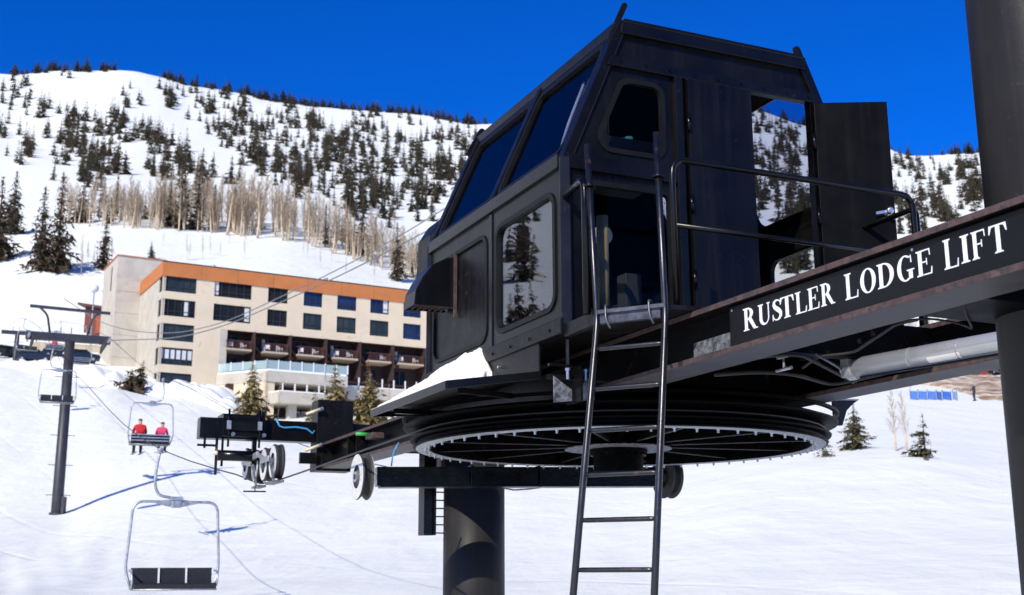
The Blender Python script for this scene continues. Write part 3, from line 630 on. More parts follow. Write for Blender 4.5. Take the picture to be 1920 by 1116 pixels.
# snow on the cover plate
sp_ = MB(); N1, N2 = 60, 34; ids = []
random.seed(3)
for i in range(N1+1):
    row = []
    for j in range(N2+1):
        t = i/N1; s = j/N2
        a = -0.86+(t*1.36)+(1-t)**3*.14*noise.noise(Vector((j*.9, 4, 4))); bb = BL-.035-s*(0.80)*(1 if a > -.6 else 1)
        hgt = (1-s)**1.15*(0.36*min(1, max(0, a+.92)/.30)**.7*(1-0.62*max(0, a-.0)/.62)+.02)
        hgt *= 1+0.16*noise.noise(Vector((a*5, bb*5, 0)))+.08*noise.noise(Vector((a*13, bb*13, 2)))+.02*noise.noise(Vector((a*34, bb*34, 6)))
        hgt *= 1+(.12*noise.noise(Vector((a*9, bb*9, 8))) if a < -.5 else 0)
        hgt = max(0.012, hgt+.008*noise.noise(Vector((a*22, bb*22, 5)))+(.02 if 0 < j < N2 and 0 < i else 0))
        if bb < -2.45: hgt = max(.012, hgt*.6)
        lim = 0.75-(BL-bb)*0.78
        row.append(sp_.pt(W(min(a, lim), bb, cover(bb, 0.003)+hgt)))
    ids.append(row)
for i in range(N1):
    for j in range(N2): sp_.idx((ids[i][j], ids[i+1][j], ids[i+1][j+1], ids[i][j+1]), 0, True)
bot = [[sp_.pt(W(loc(sp_.v[ids[i][j]])[0], loc(sp_.v[ids[i][j]])[1], cover(loc(sp_.v[ids[i][j]])[1], .003))) for j in range(N2+1)] for i in range(N1+1)]
for i in range(N1):
    for j in (0, N2): sp_.idx((ids[i][j], ids[i+1][j], bot[i+1][j], bot[i][j]))
for j in range(N2):
    for i in (0, N1): sp_.idx((ids[i][j], ids[i][j+1], bot[i][j+1], bot[i][j]))
o = sp_.build('snow_pile', 'snow_pack', origin=W(-.3, -2, 1.5)); tag(o, 'white snow heaped on the slanted cover plate against the cabin wall', 'snow', kind='thing')

# ------------------------------------------------------------------ steel frame: two long beams, cross members, name board
frame = thing('lift_terminal', W(0, 0, 1.46), 'pair of long rusty-edged black I-beams carrying the cabin, one with white lettering', 'lift terminal')
def ibeam(name, p0, p1, zb, zt, fw, tf=0.04, tw=0.022, mats=('beam_web', 'rust_edge', 'beam_under_lit'), parent=frame):
    """I-beam between two plan points; flange edges rusty, underside paler, its lit look painted in"""
    mb = F(); P0 = Vector((p0[0], p0[1], 0)); P1 = Vector((p1[0], p1[1], 0)); t = (P1-P0).normalized(); s = Vector((-t.y, t.x, 0))
    f0 = lambda y, z: tuple(P0+s*y+Vector((0, 0, z))); f1 = lambda y, z: tuple(P1+s*y+Vector((0, 0, z)))
    h = fw/2; w = tw/2
    prof = [(-h, zb), (h, zb), (h, zb+tf), (w, zb+tf), (w, zt-tf), (h, zt-tf), (h, zt), (-h, zt), (-h, zt-tf), (-w, zt-tf), (-w, zb+tf), (-h, zb+tf)]
    pm = [2, 1, 0, 0, 0, 1, 0, 1, 0, 0, 0, 1]
    A = [mb.pt(f0(*q)) for q in prof]; B = [mb.pt(f1(*q)) for q in prof]; n = len(prof)
    mb.idx(A[::-1], 0); mb.idx(B, 0)
    for k in range(n): mb.idx((A[k], A[(k+1) % n], B[(k+1) % n], B[k]), pm[k])
    return mb.build(name, list(mats), parent, bevel=.004)
A0, A1 = -8.6, 7.0
beam1 = ibeam('support_beam', (A0, -0.975), (A1, -0.975), 1.462, 1.84, 0.35)
beam2 = ibeam('support_beam', (A0, 0.95), (A1, 0.95), 1.462, 1.84, 0.35)
for a in (-6.6, -3.5, -1.9, -0.7, 0.8, 1.9, 4.6):
    mb = F(); mb.box(a-.06, a+.06, -0.79, 0.765, 1.52, 1.80); mb.build('cross_member', 'wheel_black', frame, bevel=.004)
for a in (3.72, -5.32):
    mb = F(); mb.box(a-.26, a+.26, -0.79, 0.765, 1.475, 1.83); mb.build('cross_member', 'wheel_black', frame, bevel=.006)
mb = F(); mb.box(-0.62, 0.62, -0.6, 0.6, 1.535, 1.835); mb.lathe([(.42, 1.42), (.42, 1.53)], (0, 0, 0), (0, 0, 1), 32); mb.build('gearbox', 'wheel_black', frame, bevel=.015)
mb = F(); mb.box(-3.4, -2.0, -0.79, 0.765, 1.805, 1.838); mb.build('deck_plate', 'wheel_black', frame)
for s_ in (1, -1):   # web stiffeners near the far end
    for a in (5.1, 5.5, 6.9): 
        mb = F(); mb.box(a-.01, a+.01, -0.975-.165, -0.99, 1.504, 1.798); mb.build('stiffener', 'beam_web', frame)
    break
# name board with raised white letters
bw = -1.09
board = F(); board.box(-8.4, onb(1371, 600, bw)[0], bw-.012, -0.975-.013, 1.512, 1.790); nb = board.build('name_board', 'board_black', beam1)
for a in (onb(1376, 590, bw)[0], -5.4, -6.3):
    mb = F(); mb.lathe([(.009, 0), (.009, .006)], (a, bw-.012, 1.765), (0, -1, 0), 10); mb.build('screw', 'steel', beam1)
mb = F(); mb.box(-3.42, -2.95, -0.975-.02, -0.975-.0125, 1.512, 1.655); mb.build('worn_decal', 'worn_grey', beam1)
def ell(cx, cy, rx, ry, t0, t1, n=20): return [(cx+rx*math.cos(R_(t0+(t1-t0)*k/n)), cy+ry*math.sin(R_(t0+(t1-t0)*k/n))) for k in range(n+1)]
def rect(x0, y0, x1, y1): return [(x0, y0), (x1, y0), (x1, y1), (x0, y1)]
def stem(x, w=.2, top=True, bot=True):
    r = [rect(x, .0, x+w, 1)]
    if bot: r.append([(x-.1, 0), (x+w+.1, 0), (x+w+.1, .035), (x+w, .08), (x, .08), (x-.1, .035)])
    if top: r.append([(x-.1, 1), (x-.1, .965), (x, .92), (x+w, .92), (x+w+.1, .965), (x+w+.1, 1)])
    return r
def half(cx, cy, rx, ry, ix, iy, t0=-90, t1=90): return [ell(cx, cy, rx, ry, t0, t1)+ell(cx, cy, ix, iy, t1, t0)]
def ribbon(pts):   # (x, y, width)
    L = []; Rr = []
    for i, p in enumerate(pts):
        a = Vector(pts[max(0, i-1)][:2]); b = Vector(pts[min(len(pts)-1, i+1)][:2]); t = (b-a).normalized(); n = Vector((-t.y, t.x))*p[2]/2
        L.append((p[0]+n.x, p[1]+n.y)); Rr.append((p[0]-n.x, p[1]-n.y))
    return [L+Rr[::-1]]
def sstroke():
    k = [(.70, .80, .05), (.62, .90, .05), (.50, .965, .06), (.36, .955, .10), (.25, .88, .15), (.22, .77, .19), (.29, .65, .21), (.43, .55, .22), (.58, .45, .22), (.68, .34, .20), (.68, .20, .17), (.59, .09, .12), (.45, .035, .06), (.30, .05, .05), (.19, .13, .05), (.12, .24, .05)]
    return ribbon(k)+[[(.66, .70), (.72, .70), (.72, .98), (.68, .98)], [(.10, .32), (.16, .32), (.14, .02), (.10, .02)]]
def arms(x, ys, ln):
    r = []
    for (y, l) in zip(ys, ln):
        y0, y1 = (y-.05, y) if y > .9 else ((y, y+.05) if y < .1 else (y-.025, y+.025))
        r.append(rect(x, y0, x+l, y1))
        if y > .9: r.append([(x+l-.05, 1), (x+l+.0, 1), (x+l+.02, .74), (x+l-.02, .74)])
        elif y < .1: r.append([(x+l-.05, 0), (x+l+.02, 0), (x+l+.05, .28), (x+l+.01, .28)])
        else: r.append(rect(x+l-.03, y-.13, x+l+.01, y+.13))
    return r
GL = {
 'R': (stem(.1)+half(.3, .735, .40, .265, .19, .215)+[[(.34, .50), (.56, .54), (.88, .06), (1.0, .04), (1.0, 0), (.72, 0)]], 1.0),
 'U': (stem(.1, .2, True, False)[1:]+[rect(.1, .32, .3, 1), rect(.74, .32, .81, 1), [(.66, 1), (.89, 1), (.89, .96), (.81, .93), (.74, .93), (.66, .96)]]+[ell(.455, .33, .355, .35, 180, 360)+ell(.52, .33, .22, .265, 360, 180)], .92),
 'S': (sstroke(), .82),
 'T': (stem(.36, .2, False, True)+[rect(.06, .95, .86, 1), [(.06, 1), (.03, .70), (.07, .70), (.16, .92), (.3, .952), (.3, 1)], [(.86, 1), (.89, .70), (.85, .70), (.76, .92), (.62, .952), (.62, 1)]], .92),
 'L': (stem(.1)+arms(.3, (.0,), (.46,)), .85),
 'E': (stem(.1)+arms(.3, (1, .52, 0), (.44, .26, .48)), .86),
 'F': (stem(.1)+arms(.3, (1, .52), (.46, .28)), .82),
 'I': (stem(.1), .4),
 'O': ([ell(.5, .5, .45, .52, 0, 180)+ell(.5, .5, .24, .465, 180, 0), ell(.5, .5, .45, .52, 180, 360)+ell(.5, .5, .24, .465, 360, 180)], 1.0),
 'D': (stem(.1)+half(.36, .5, .56, .5, .34, .445), .96),
 'G': ([ell(.5, .5, .45, .52, 48, 180)+ell(.5, .5, .24, .465, 180, 60), ell(.5, .5, .45, .52, 180, 305)+ell(.5, .5, .24, .465, 300, 180), rect(.68, .05, .88, .40), rect(.58, .37, .98, .42), [(.80, .98), (.84, .98), (.86, .68), (.81, .68)]], 1.0)}
LX = [('R', 518, 590, 648, 545), ('U', 592, 655, 628, 525), ('S', 657, 715, 612, 508), ('T', 700, 775, 598, 480), ('L', 778, 838, 570, 460), ('E', 840, 900, 552, 440), ('R', 905, 975, 528, 412),
      ('L', 1025, 1095, 487, 362), ('O', 1098, 1185, 462, 335), ('D', 1188, 1275, 438, 305), ('G', 1283, 1375, 410, 272), ('E', 1383, 1465, 380, 242),
      ('L', 1519, 1597, 335, 203), ('I', 1604, 1648, 308, 182), ('F', 1658, 1733, 285, 150), ('T', 1742, 1842, 252, 102)]
q = 0
for k, (ch, x0, x1, y0, y1) in enumerate(LX):
    polys, wd = GL[ch]; A_ = onb(1200+x0/2.657, 380+y0/2.657, bw-.013); B_ = onb(1200+x1/2.657, 380+y0/2.657, bw-.013); xm = (x0+x1)/2
    a0, a1 = A_[0], B_[0]; zb_ = 1.598; big = k in (0, 7, 12)
    hh = (0.156 if big else 0.142)+(0.004 if k > 6 else 0)+(0.006 if k > 11 else 0)
    if big: zb_ -= .006
    lt = F()
    for pl in polys:
        q += 1; d0 = bw-.0125; d1 = bw-.0140-.00025*(q % 6)
        f0 = lambda x, y: (a0+(a1-a0)*(x/wd), d0, zb_+hh*y); f1 = lambda x, y: (a0+(a1-a0)*(x/wd), d1, zb_+hh*y)
        lt.prism(pl, f0, f1)
    lt.build('letter', 'letter_white', beam1)
# hanging bracket under the near corner of the cabin
def tri(a, pts, t, name, mat, parent=frame):
    mb = F(); mb.prism(pts, lambda x, y: (a-t/2, x, y), lambda x, y: (a+t/2, x, y)); return mb.build(name, mat, parent, bevel=.002)
br = F(); br.box(-1.92, -1.86, -1.7, -1.16, 1.50, 1.535); brk = br.build('bracket', 'worn_black', frame, bevel=.003)
tri(-1.93, [(-1.665, 1.305), (-1.50, 1.325), (-1.50, 1.415), (-1.665, 1.52)], .012, 'gusset_plate', 'worn_grey', brk)
tri(-1.93, [(-1.455, 1.33), (-1.30, 1.345), (-1.30, 1.55), (-1.455, 1.43)], .012, 'gusset_plate', 'worn_grey', brk)
mb = F(); mb.box(-2.06, -1.80, -1.487, -1.468, 1.31, 1.60); mb.box(-1.94, -1.90, -1.7, -1.25, 1.60, 1.62); mb.build('web_plate', 'black_paint', brk)
mb = F(); mb.bar((-1.9, -1.52, 1.62), (-1.9, -1.52, 1.83), .02, .02); mb.build('hanger_rod', 'steel', brk)
for bb in (-1.56, -1.40):
    mb = F(); mb.lathe([(.014, -.05), (.014, .02), (.022, .02), (.022, .04)], (-1.98, bb, 1.54), (0, 0, 1), 8); mb.build('bolt', 'steel', brk)
# far end: end block, counter beam across both ropes
mb = F(); mb.box(6.72, 7.08, -1.24, -0.70, 1.43, 2.47); mb.build('end_block', 'worn_black', frame, bevel=.006)
mb = F(); mb.box(6.72, 7.08, 0.70, 1.24, 1.43, 2.47); mb.build('end_block', 'worn_black', frame, bevel=.006)
for b0, b1 in ((-2.92, -1.245), (-0.695, 0.695), (1.245, 2.92)):
    mb = F(); mb.box(6.78, 7.02, b0, b1, 1.845, 2.14); mb.build('tail_beam', 'black_paint', frame, bevel=.006)
for z in (2.19, 1.66):
    mb = F(); mb.tube([(6.70, -1.42, z+.05), (6.66, -1.22, z+.13)], .022, 10); mb.build('clamp_rod', 'cream_rod', frame)
    mb = F(); mb.lathe([(.02, -.02), (.03, -.02), (.03, .02), (.02, .02)], (6.655, -1.20, z+.135), (0, 1, .4), 8); mb.build('nut', 'steel', frame)
mb = F(); mb.box(6.66, 6.72, -1.5, -1.25, 1.52, 1.68); mb.build('clamp_plate', 'black_paint', frame)
for z, mt in ((1.74, 'plastic_green'), (1.33, 'plastic_green')):
    mb = F(); mb.tube([(4.4, -1.36, z-.02), (4.4, -1.18, z-.02)], .022, 10); mb.build('hose_fitting', mt, frame)
mb = F(); mb.box(4.2, 4.5, -1.2, -1.05, 1.66, 1.73); mb.build('switch_bracket', 'rust_edge', frame)
# small guard bracket at the far right of the wheel
g_ = [ona(x_, y_, -0.55) for x_, y_ in ((1562, 752), (1612, 749), (1600, 757), (1588, 770), (1580, 798), (1566, 798))]
mb = F(); mb.prism([(p[1], p[2]) for p in g_], lambda x, y: (-0.55, x, y), lambda x, y: (-0.52, x, y)); mb.build('guard_bracket', 'black_paint', frame, bevel=.003)
mb = F(); p0, p1 = ona(1530, 749, -0.54), ona(1606, 750, -0.54); mb.bar(p0, p1, .05, .016); mb.build('guard_strip', 'galvanised', frame)
# ------------------------------------------------------------------ columns
def column_obj(a, b, r, ztop, label, rb=None):
    base = W(a, b, 0); zg = H(base.x, base.y)-.4
    mb = MB(); mb.lathe([(r, zg), (r, ztop)], (base.x, base.y, 0), (0, 0, 1), 96, sm=True)
    t = thing('steel_column', (base.x, base.y, zg+.4), label, 'column', 'round columns of the lift')
    mb.build('shaft', 'column_grey', t)
    mb = MB(); mb.lathe([(r+.16, zg+.35), (r+.16, zg+.43), (r+.002, zg+.43)], (base.x, base.y, 0), (0, 0, 1), 48); mb.build('base_plate', 'worn_black', t)
    return t
cf = column_obj(3.72, 0.0, 0.385, 1.47, 'round dark column under the big wheel with curved shadows on it')
mb = F(); mb.box(3.75, 3.95, -0.66, -0.52, 0.43, 1.46); tr_ = mb.build('cable_tray', 'black_gloss', cf); 
mb = F()
for k in range(9): mb.box(3.70, 3.745, -0.515, -0.405, 0.45+k*.1, 0.465+k*.1)
mb.box(3.70, 3.745, -0.535, -0.516, 0.43, 1.46); mb.build('tray_ladder', 'black_paint', cf)
# near column: its left limb is at px 1857
az_l = azof(1857, 500); best = None
for k in range(400):
    a = -3-k*.01; p = W(a, 0.05, 0); d = math.hypot(p.x, p.y); e = abs(math.atan2(p.x, p.y)-math.asin(.385/d)-az_l)
    if best is None or e < best[0]: best = (e, a)
ACOL = best[1]
column_obj(ACOL, 0.05, 0.385, 9.0, 'tall thick round column rising past the beam with white lettering')

# ------------------------------------------------------------------ bullwheel
bwl = thing('bullwheel', W(0, 0, 1.17), 'huge black horizontal cable wheel with a bolted rim under the cabin', 'bullwheel')
mb = F(); mb.lathe([(1.86, 1.185), (1.86, 1.170), (2.02, 1.170), (2.03, 1.182), (1.99, 1.20), (1.99, 1.225), (2.055, 1.235), (2.062, 1.25), (2.00, 1.262), (1.965, 1.285), (1.965, 1.315), (2.01, 1.34), (2.125, 1.352), (2.13, 1.368), (2.10, 1.378), (2.02, 1.385), (2.02, 1.405), (1.86, 1.405)], (0, 0, 0), (0, 0, 1), 160, sm=False, closed=True); rim = mb.build('rim', 'wheel_black', bwl)
for p in rim.data.polygons: p.use_smooth = True
rim.data.set_sharp_from_angle(angle=R_(35))
mb = F(); mb.lathe([(1.963, 1.29), (1.985, 1.292), (1.985, 1.308), (1.963, 1.31)], (0, 0, 0), (0, 0, 1), 160, closed=True, sm=True); mb.build('liner', 'rubber', rim)
mb = F(); mb.lathe([(2.10, 1.432), (2.14, 1.432), (2.14, 1.46), (2.10, 1.46)], (0, 0, 0), (0, 0, 1), 128, closed=True, sm=False); mb.build('guard_ring', 'wheel_black', bwl)
mb = F(); mb.lathe([(1.875, 1.166), (2.005, 1.166), (2.005, 1.1695), (1.875, 1.1695)], (0, 0, 0), (0, 0, 1), 160, closed=True); mb.build('rim_plate', 'galvanised', bwl)
b0 = None
for k in range(60):
    t = 2*PI*(k+.5)/60
    if b0 is None:
        mb = MB(); mb.lathe([(.016, 0), (.016, -.012), (.011, -.012), (.011, -.034)], (0, 0, 0), (0, 0, 1), 8); b0 = mb.build('rim_bolt', 'steel'); o = b0
    else: o = b0.copy(); col.objects.link(o)
    o.parent = bwl; o.location = U*1.91*math.cos(t)+V*1.91*math.sin(t)+Vector((0, 0, -.004))
for k in range(12):
    t = 2*PI*(k+.3)/12; c_, s_ = math.cos(t), math.sin(t)
    mb = F(); mb.bar((c_*.25, s_*.25, 1.29), (c_*1.93, s_*1.93, 1.29), .05, .18); sp = mb.build('spoke', 'wheel_black', bwl)
    mb = F(); mb.bar((c_*.5, s_*.5, 1.196), (c_*1.88, s_*1.88, 1.196), .009, .005); mb.build('edge_strip', 'dull_steel', sp)
mb = F(); mb.lathe([(1.9, 1.392), (.3, 1.392), (.3, 1.40), (1.9, 1.40)], (0, 0, 0), (0, 0, 1), 64, closed=True); mb.build('web_disc', 'wheel_black', bwl)
mb = F(); mb.lathe([(.53, 1.176), (.53, 1.166), (.2, 1.166), (.2, 1.176)], (0, 0, 0), (0, 0, 1), 64, closed=True); mb.build('hub_disc', 'worn_grey', bwl)
mb = F(); mb.lathe([(.29, 1.165), (.29, 1.125), (.245, 1.125), (.245, .945), (.22, .925), (.0, .925)], (0, 0, 0), (0, 0, 1), 48); hub = mb.build('hub', 'wheel_black', bwl, bevel=.004)
for k in range(20):
    t = 2*PI*k/20; mb = F(); mb.lathe([(.014, 1.125), (.014, 1.105)], (math.cos(t)*.268, math.sin(t)*.268, 0), (0, 0, 1), 6); mb.build('hub_bolt', 'black_gloss', hub)
mb = F(); mb.lathe([(.1, .926), (.1, 1.4)], (0, 0, 0), (0, 0, 1), 24); mb.build('shaft', 'black_gloss', bwl)

# ------------------------------------------------------------------ guide beam with a grooved wheel at each end
gbm = thing('guide_beam', W(2.3, 0, 1.0), 'black box beam across the column with a grooved guide wheel at each end', 'beam')
g0, g1 = Vector((2.62, -1.72, 1.035)), Vector((1.95, 1.72, 1.085))
gd = (g1-g0).normalized()
def gp(b, z=0): t = (b-g0.y)/(g1.y-g0.y); p = g0+(g1-g0)*t; return (p.x, p.y, p.z+z)
for b0_, b1_ in ((-1.66, -.62), (-.60, .18), (.2, 1.62)):
    mb = F(); mb.bar(gp(b0_), gp(b1_), .2, .215); mb.build('beam_section', 'black_gloss', gbm, bevel=.006)
mb = F(); mb.bar(gp(-1.62, -.115), gp(1.63, -.115), .26, .014); mb.build('bottom_plate', 'black_paint', gbm)
mb = F(); mb.bar(gp(-.615, 0), gp(-.605, 0), .28, .25); mb.bar(gp(.185, 0), gp(.195, 0), .28, .25); mb.build('joint_flange', 'black_paint', gbm)
def guide_wheel(b, light):
    p = gp(b); ax = (0, 1, 0)
    mb = F(); mb.lathe([(.13, -.07, 0), (.252, -.07, 1), (.258, -.055, 1), (.235, -.03, 1), (.2, -.022, 1), (.2, .022, 1), (.24, .035, 1), (.258, .055, 0), (.25, .07, 1), (.13, .07, 1)], p, ax, 48, closed=True); w = mb.build('guide_wheel', ['wheel_white' if light else 'wheel_rubber', 'wheel_rubber'], gbm)
    mb = F(); mb.lathe([(.196, -.03), (.212, -.03), (.212, .03), (.196, .03)], p, ax, 48, closed=True); mb.build('tyre', 'rubber', w)
    mb = F(); mb.lathe([(.13, -.04), (.13, -.03), (.13, .04), (.05, .045), (.05, .1), (0, .1)], p, ax, 32); mb.lathe([(.13, -.04), (.06, -.03), (.06, -.09), (0, -.09)], p, ax, 32); mb.build('wheel_hub', 'galvanised' if light else 'wheel_rubber', w)
    mb = F(); mb.lathe([(.03, -.1), (.03, .14 if b < 0 else .1)], p, ax, 14); mb.build('axle', 'black_gloss', w)
guide_wheel(-1.81, True); guide_wheel(1.76, False)
mb = F(); mb.tube(arc_path([(2.55, -1.5, 1.16), (2.5, -1.5, 1.3), (2.48, -1.44, 1.42)], .08), .009, 8); mb.build('air_hose', 'plastic_blue', gbm)

# ------------------------------------------------------------------ ladder
lad = thing('ladder', W(-3.0, -1.55, 1.88), 'black tubular ladder with bent rails hooked onto the cabin porch', 'ladder')
q0 = Vector((-2.782, -1.694, 0)); q1 = Vector((-3.175, -1.381, 0)); lw = (q1-q0).normalized(); ln = Vector((-.62, -.78, 0)).normalized()
def lp(s, z, out): p = q0+lw*s+ln*out; return (p.x, p.y, z)
LT = 1.80; ZL = NEAR-.15
def out_(z): return .015+(LT-z)*.3 if z < LT else .02
def fl0(z): return -.016+(LT-z)*.018 if z < LT else -.016-(z-LT)*.038
def fl1(z): return .518+(LT-z)*.036 if z < LT else .518-(z-LT)*.019
for fl in (fl0, fl1):
    mb = F(); mb.tube(arc_path([lp(fl(z), z, out_(z)) for z in (ZL, LT-.15, LT, LT+.15, 3.19)], .14), .0245, 14); mb.build('rail', 'tube_black', lad)
def pyof(P): return CY-FPX*P.dot(cU)/P.dot(cF)
for yr in (655, 730, 808, 891, 976, 1069, 1170, 1285):
    lo, hi = ZL-1, LT
    for _ in range(30):
        z = (lo+hi)/2
        if pyof(W(*lp(fl0(z), z, out_(z)))) > yr: lo = z
        else: hi = z
    if z < ZL: break
    o_ = out_(z); mb = F(); mb.tube([lp(fl0(z), z, o_), lp(fl0(z)+.05, z, o_), lp(fl1(z)-.05, z, o_), lp(fl1(z), z, o_)], [.013, .017, .017, .013], 12); mb.build('rung', 'tube_black', lad)
for s0, z in ((fl0(2.855), 2.855), (fl1(2.845), 2.845)):
    mb = F(); c0 = Vector(lp(s0, z, .02)); mb.tube([c0+Vector((math.cos(2*PI*k/14)*.036, math.sin(2*PI*k/14)*.036, 0)) for k in range(14)], .011, 8, closed=True); mb.bar(lp(s0, z, -.015), lp(s0, z, -.08), .02, .02); mb.build('rail_ring', 'black_paint', lad)
for s0 in (.06, .40):
    mb = F(); mb.tube(arc_path([lp(s0, 1.91, -.02), lp(s0, 1.915, .04), lp(s0+.01, 1.80, .06), lp(s0+.04, 1.73, .05)], .04), .009, 8); mb.build('hook', 'dull_steel', lad)
mb = F(); mb.bar(lp(-.0, 1.862, .035), lp(.52, 1.862, .035), .03, .03); mb.build('hook_bar', 'dull_steel', lad, bevel=.003)

# ------------------------------------------------------------------ hydraulic cylinder and hoses
hyd = thing('hydraulic_cylinder', W(-4, .3, 1.5), 'shiny grey hydraulic cylinder lying between the two beams', 'cylinder')
h0 = Vector(onz(1592, 692, 1.46)); h1 = Vector(onz(1878, 641, 1.47)); hd = (h1-h0).normalized(); h1 = h0+hd*2.4
hax = (hd.x, hd.y, hd.z)
mb = F(); mb.lathe([(.073, .05), (.073, 2.3)], tuple(h0), hax, 32, sm=True); mb.build('barrel', 'cylinder_grey', hyd)
mb = F(); mb.lathe([(.09, 0), (.09, .07), (.078, .07)], tuple(h0), hax, 8); mb.lathe([(.05, -.05), (.05, 0)], tuple(h0), hax, 20); mb.box(h0.x-.075, h0.x+.0, h0.y-.08, h0.y+.08, h0.z-.07, h0.z+.09); mb.build('end_cap', 'galvanised', hyd)
mb = F(); mb.tube([tuple(h0+hd*.1+Vector((-.02, -.02, -.083))), tuple(h0+hd*.8+Vector((-.02, -.02, -.085))), tuple(h0+hd*2.3+Vector((-.02, -.02, -.085)))], .011, 8); mb.build('oil_pipe', 'black_gloss', hyd)
mb = F()
for t in (.55, .95, 1.45): mb.lathe([(.0755, t), (.0755, t+.008)], tuple(h0), hax, 32)
mb.build('pipe_clamp', 'galvanised', hyd)
mb = F(); mb.box(h0.x-1.06, h0.x-.96, h0.y+.06, h0.y+.1, 1.47, 1.53); 
lb = F(); e_ = hd.cross(Vector((0, 0, 1))).normalized(); 
if W(*(h0+e_)).length > W(*(h0-e_)).length: e_ = -e_
dwn = (e_*0.72+Vector((0, 0, -.69)))
for t0, t1 in ((.72, .98), (1.30, 1.42)):
    lb = F()
    for k in range(4):
        an0 = -0.35+k*.175; an1 = an0+.175
        P_ = lambda t, an: tuple(h0+hd*t+(dwn.normalized()*math.cos(an)+hd.cross(dwn).normalized()*math.sin(an))*.0745)
        lb.poly([P_(t0, an0), P_(t1, an0), P_(t1, an1), P_(t0, an1)])
    lb.build('label_plate', 'white_plastic', hyd)

def hose(px, z, r, mat, label, name='hydraulic_hose'):
    P_ = [onz(x_, y_, z+dz) for x_, y_, dz in px]
    mb = F(); mb.tube(arc_path(P_, .3, 6), r, 9)
    o = mb.build(name, mat, origin=W(*P_[0])); tag(o, label, 'hose', 'hoses under the beams')
hose([(1340, 703, 0), (1425, 697, -.01), (1490, 702, 0), (1560, 722, .0), (1625, 708, .02), (1700, 690, .03)], 1.44, .016, 'rubber', 'thick black hose sagging under the beam from the wheel to the cylinder end')
hose([(1370, 685, .0), (1430, 668, .02), (1500, 664, .0), (1560, 695, -.01), (1600, 717, .0)], 1.47, .014, 'rubber', 'black hose looping down to the foot of the grey cylinder')
hose([(1505, 690, 0), (1535, 668, .0), (1600, 662, .02), (1680, 608, .03), (1720, 600, .03)], 1.48, .01, 'rubber', 'thin black hose rising from the hose joint towards the gap between beams')
hose([(1530, 665, 0), (1575, 690, .0), (1605, 715, .0)], 1.45, .009, 'dull_steel', 'short braided grey hose crossing above the cylinder end')
hose([(1680, 603, 0), (1740, 597, .0), (1790, 604, .0), (1822, 616, .0)], 1.5, .007, 'rubber', 'thin wire curving across the gap below the lettered beam')
hose([(1806, 566, .03), (1812, 592, .02), (1822, 613, .0)], 1.45, .007, 'rubber', 'short wire hanging from the lettered beam in front of the column')
vp = onz(1470, 690, 1.44)
vt = thing('valve', W(*vp), 'small brass and steel tee valve among the hoses under the beam', 'valve')
mb = F(); mb.tube([(vp[0]+.09, vp[1], vp[2]-.01), (vp[0]-.09, vp[1], vp[2]-.01)], .012, 10); mb.build('tee', 'galvanised', vt)
mb = F(); mb.tube([(vp[0], vp[1], vp[2]), (vp[0], vp[1], vp[2]+.09)], .008, 10); mb.build('riser', 'steel', vt)
mb = F(); mb.box(vp[0]-.07, vp[0]+.07, vp[1]-.012, vp[1]+.012, 1.515, 1.53); mb.build('mount', 'galvanised', vt)

# ------------------------------------------------------------------ sheave assembly hanging from the tail beam
sh = thing('sheave_assembly', W(6.9, -2.3, 1.85), 'set of grey-rimmed sheave wheels hanging from the end of the black tail beam', 'sheaves')
RB = -2.05
mb = F(); mb.box(6.68, 6.77, -2.62, -2.02, 1.87, 2.19); mb.box(7.03, 7.1, -2.62, -2.02, 1.87, 2.19); mb.box(6.68, 7.1, -2.62, -2.02, 2.145, 2.19); mb.build('clamp', 'black_paint', sh, bevel=.006)
mb = F(); mb.box(6.655, 6.675, -2.52, -2.12, 1.955, 2.075); mb.build('clamp_window', 'board_black', sh)
for b in (-2.54, -2.10):
    mb = F(); mb.tube([(6.66, b, 1.72), (6.66, b, 2.26)], .016, 8); mb.build('clamp_bolt', 'black_gloss', sh)
    mb = F(); mb.lathe([(.03, 0), (.03, .03)], (6.655, b+.06, 1.90), (-1, 0, 0), 8); mb.build('bolt_head', 'steel', sh)
    mb = F(); mb.box(6.64, 6.66, b-.03, b+.03, 1.97, 2.09); mb.build('lug_plate', 'galvanised', sh)
mb = F(); mb.tube([(6.75, -2.68, 1.845), (6.75, -2.68, 1.33)], .02, 8); mb.build('hanger', 'black_paint', sh)
for q0, q1, w_ in (((6.75, -2.95, 1.74), (6.75, -2.70, 1.74), .03), ((6.75, -2.6, 1.845), (6.75, -2.6, 1.45), .03), ((6.75, -2.15, 1.845), (6.75, -2.15, 1.5), .06), ((6.75, -2.85, 1.845), (6.75, -2.85, 1.70), .03)):
    mb = F(); mb.bar(q0, q1, w_, w_); mb.build('hanger', 'black_paint', sh)
mb = F(); mb.tube([(6.7, -2.68, 1.60), (6.7, -2.0, 1.60)], .075, 20); mb.build('pivot_tube', 'black_gloss', sh)
mb = F(); mb.tube([(6.7, -2.74, 1.63), (6.7, -2.62, 1.63)], .03, 10); mb.build('pivot_pin', 'cream_rod', sh)
mb = F()
mb.bar((5.78, RB-.10, 1.50), (6.28, RB-.10, 1.50), .035, .075); mb.bar((6.03, RB-.10, 1.50), (6.35, RB-.13, 1.60), .035, .06); mb.bar((6.87, RB-.10, 1.51), (7.5, RB-.10, 1.58), .035, .075); mb.bar((6.35, RB-.13, 1.60), (7.15, RB-.11, 1.58), .04, .08)
mb.build('rocker', 'galvanised', sh, bevel=.01)
ws = None
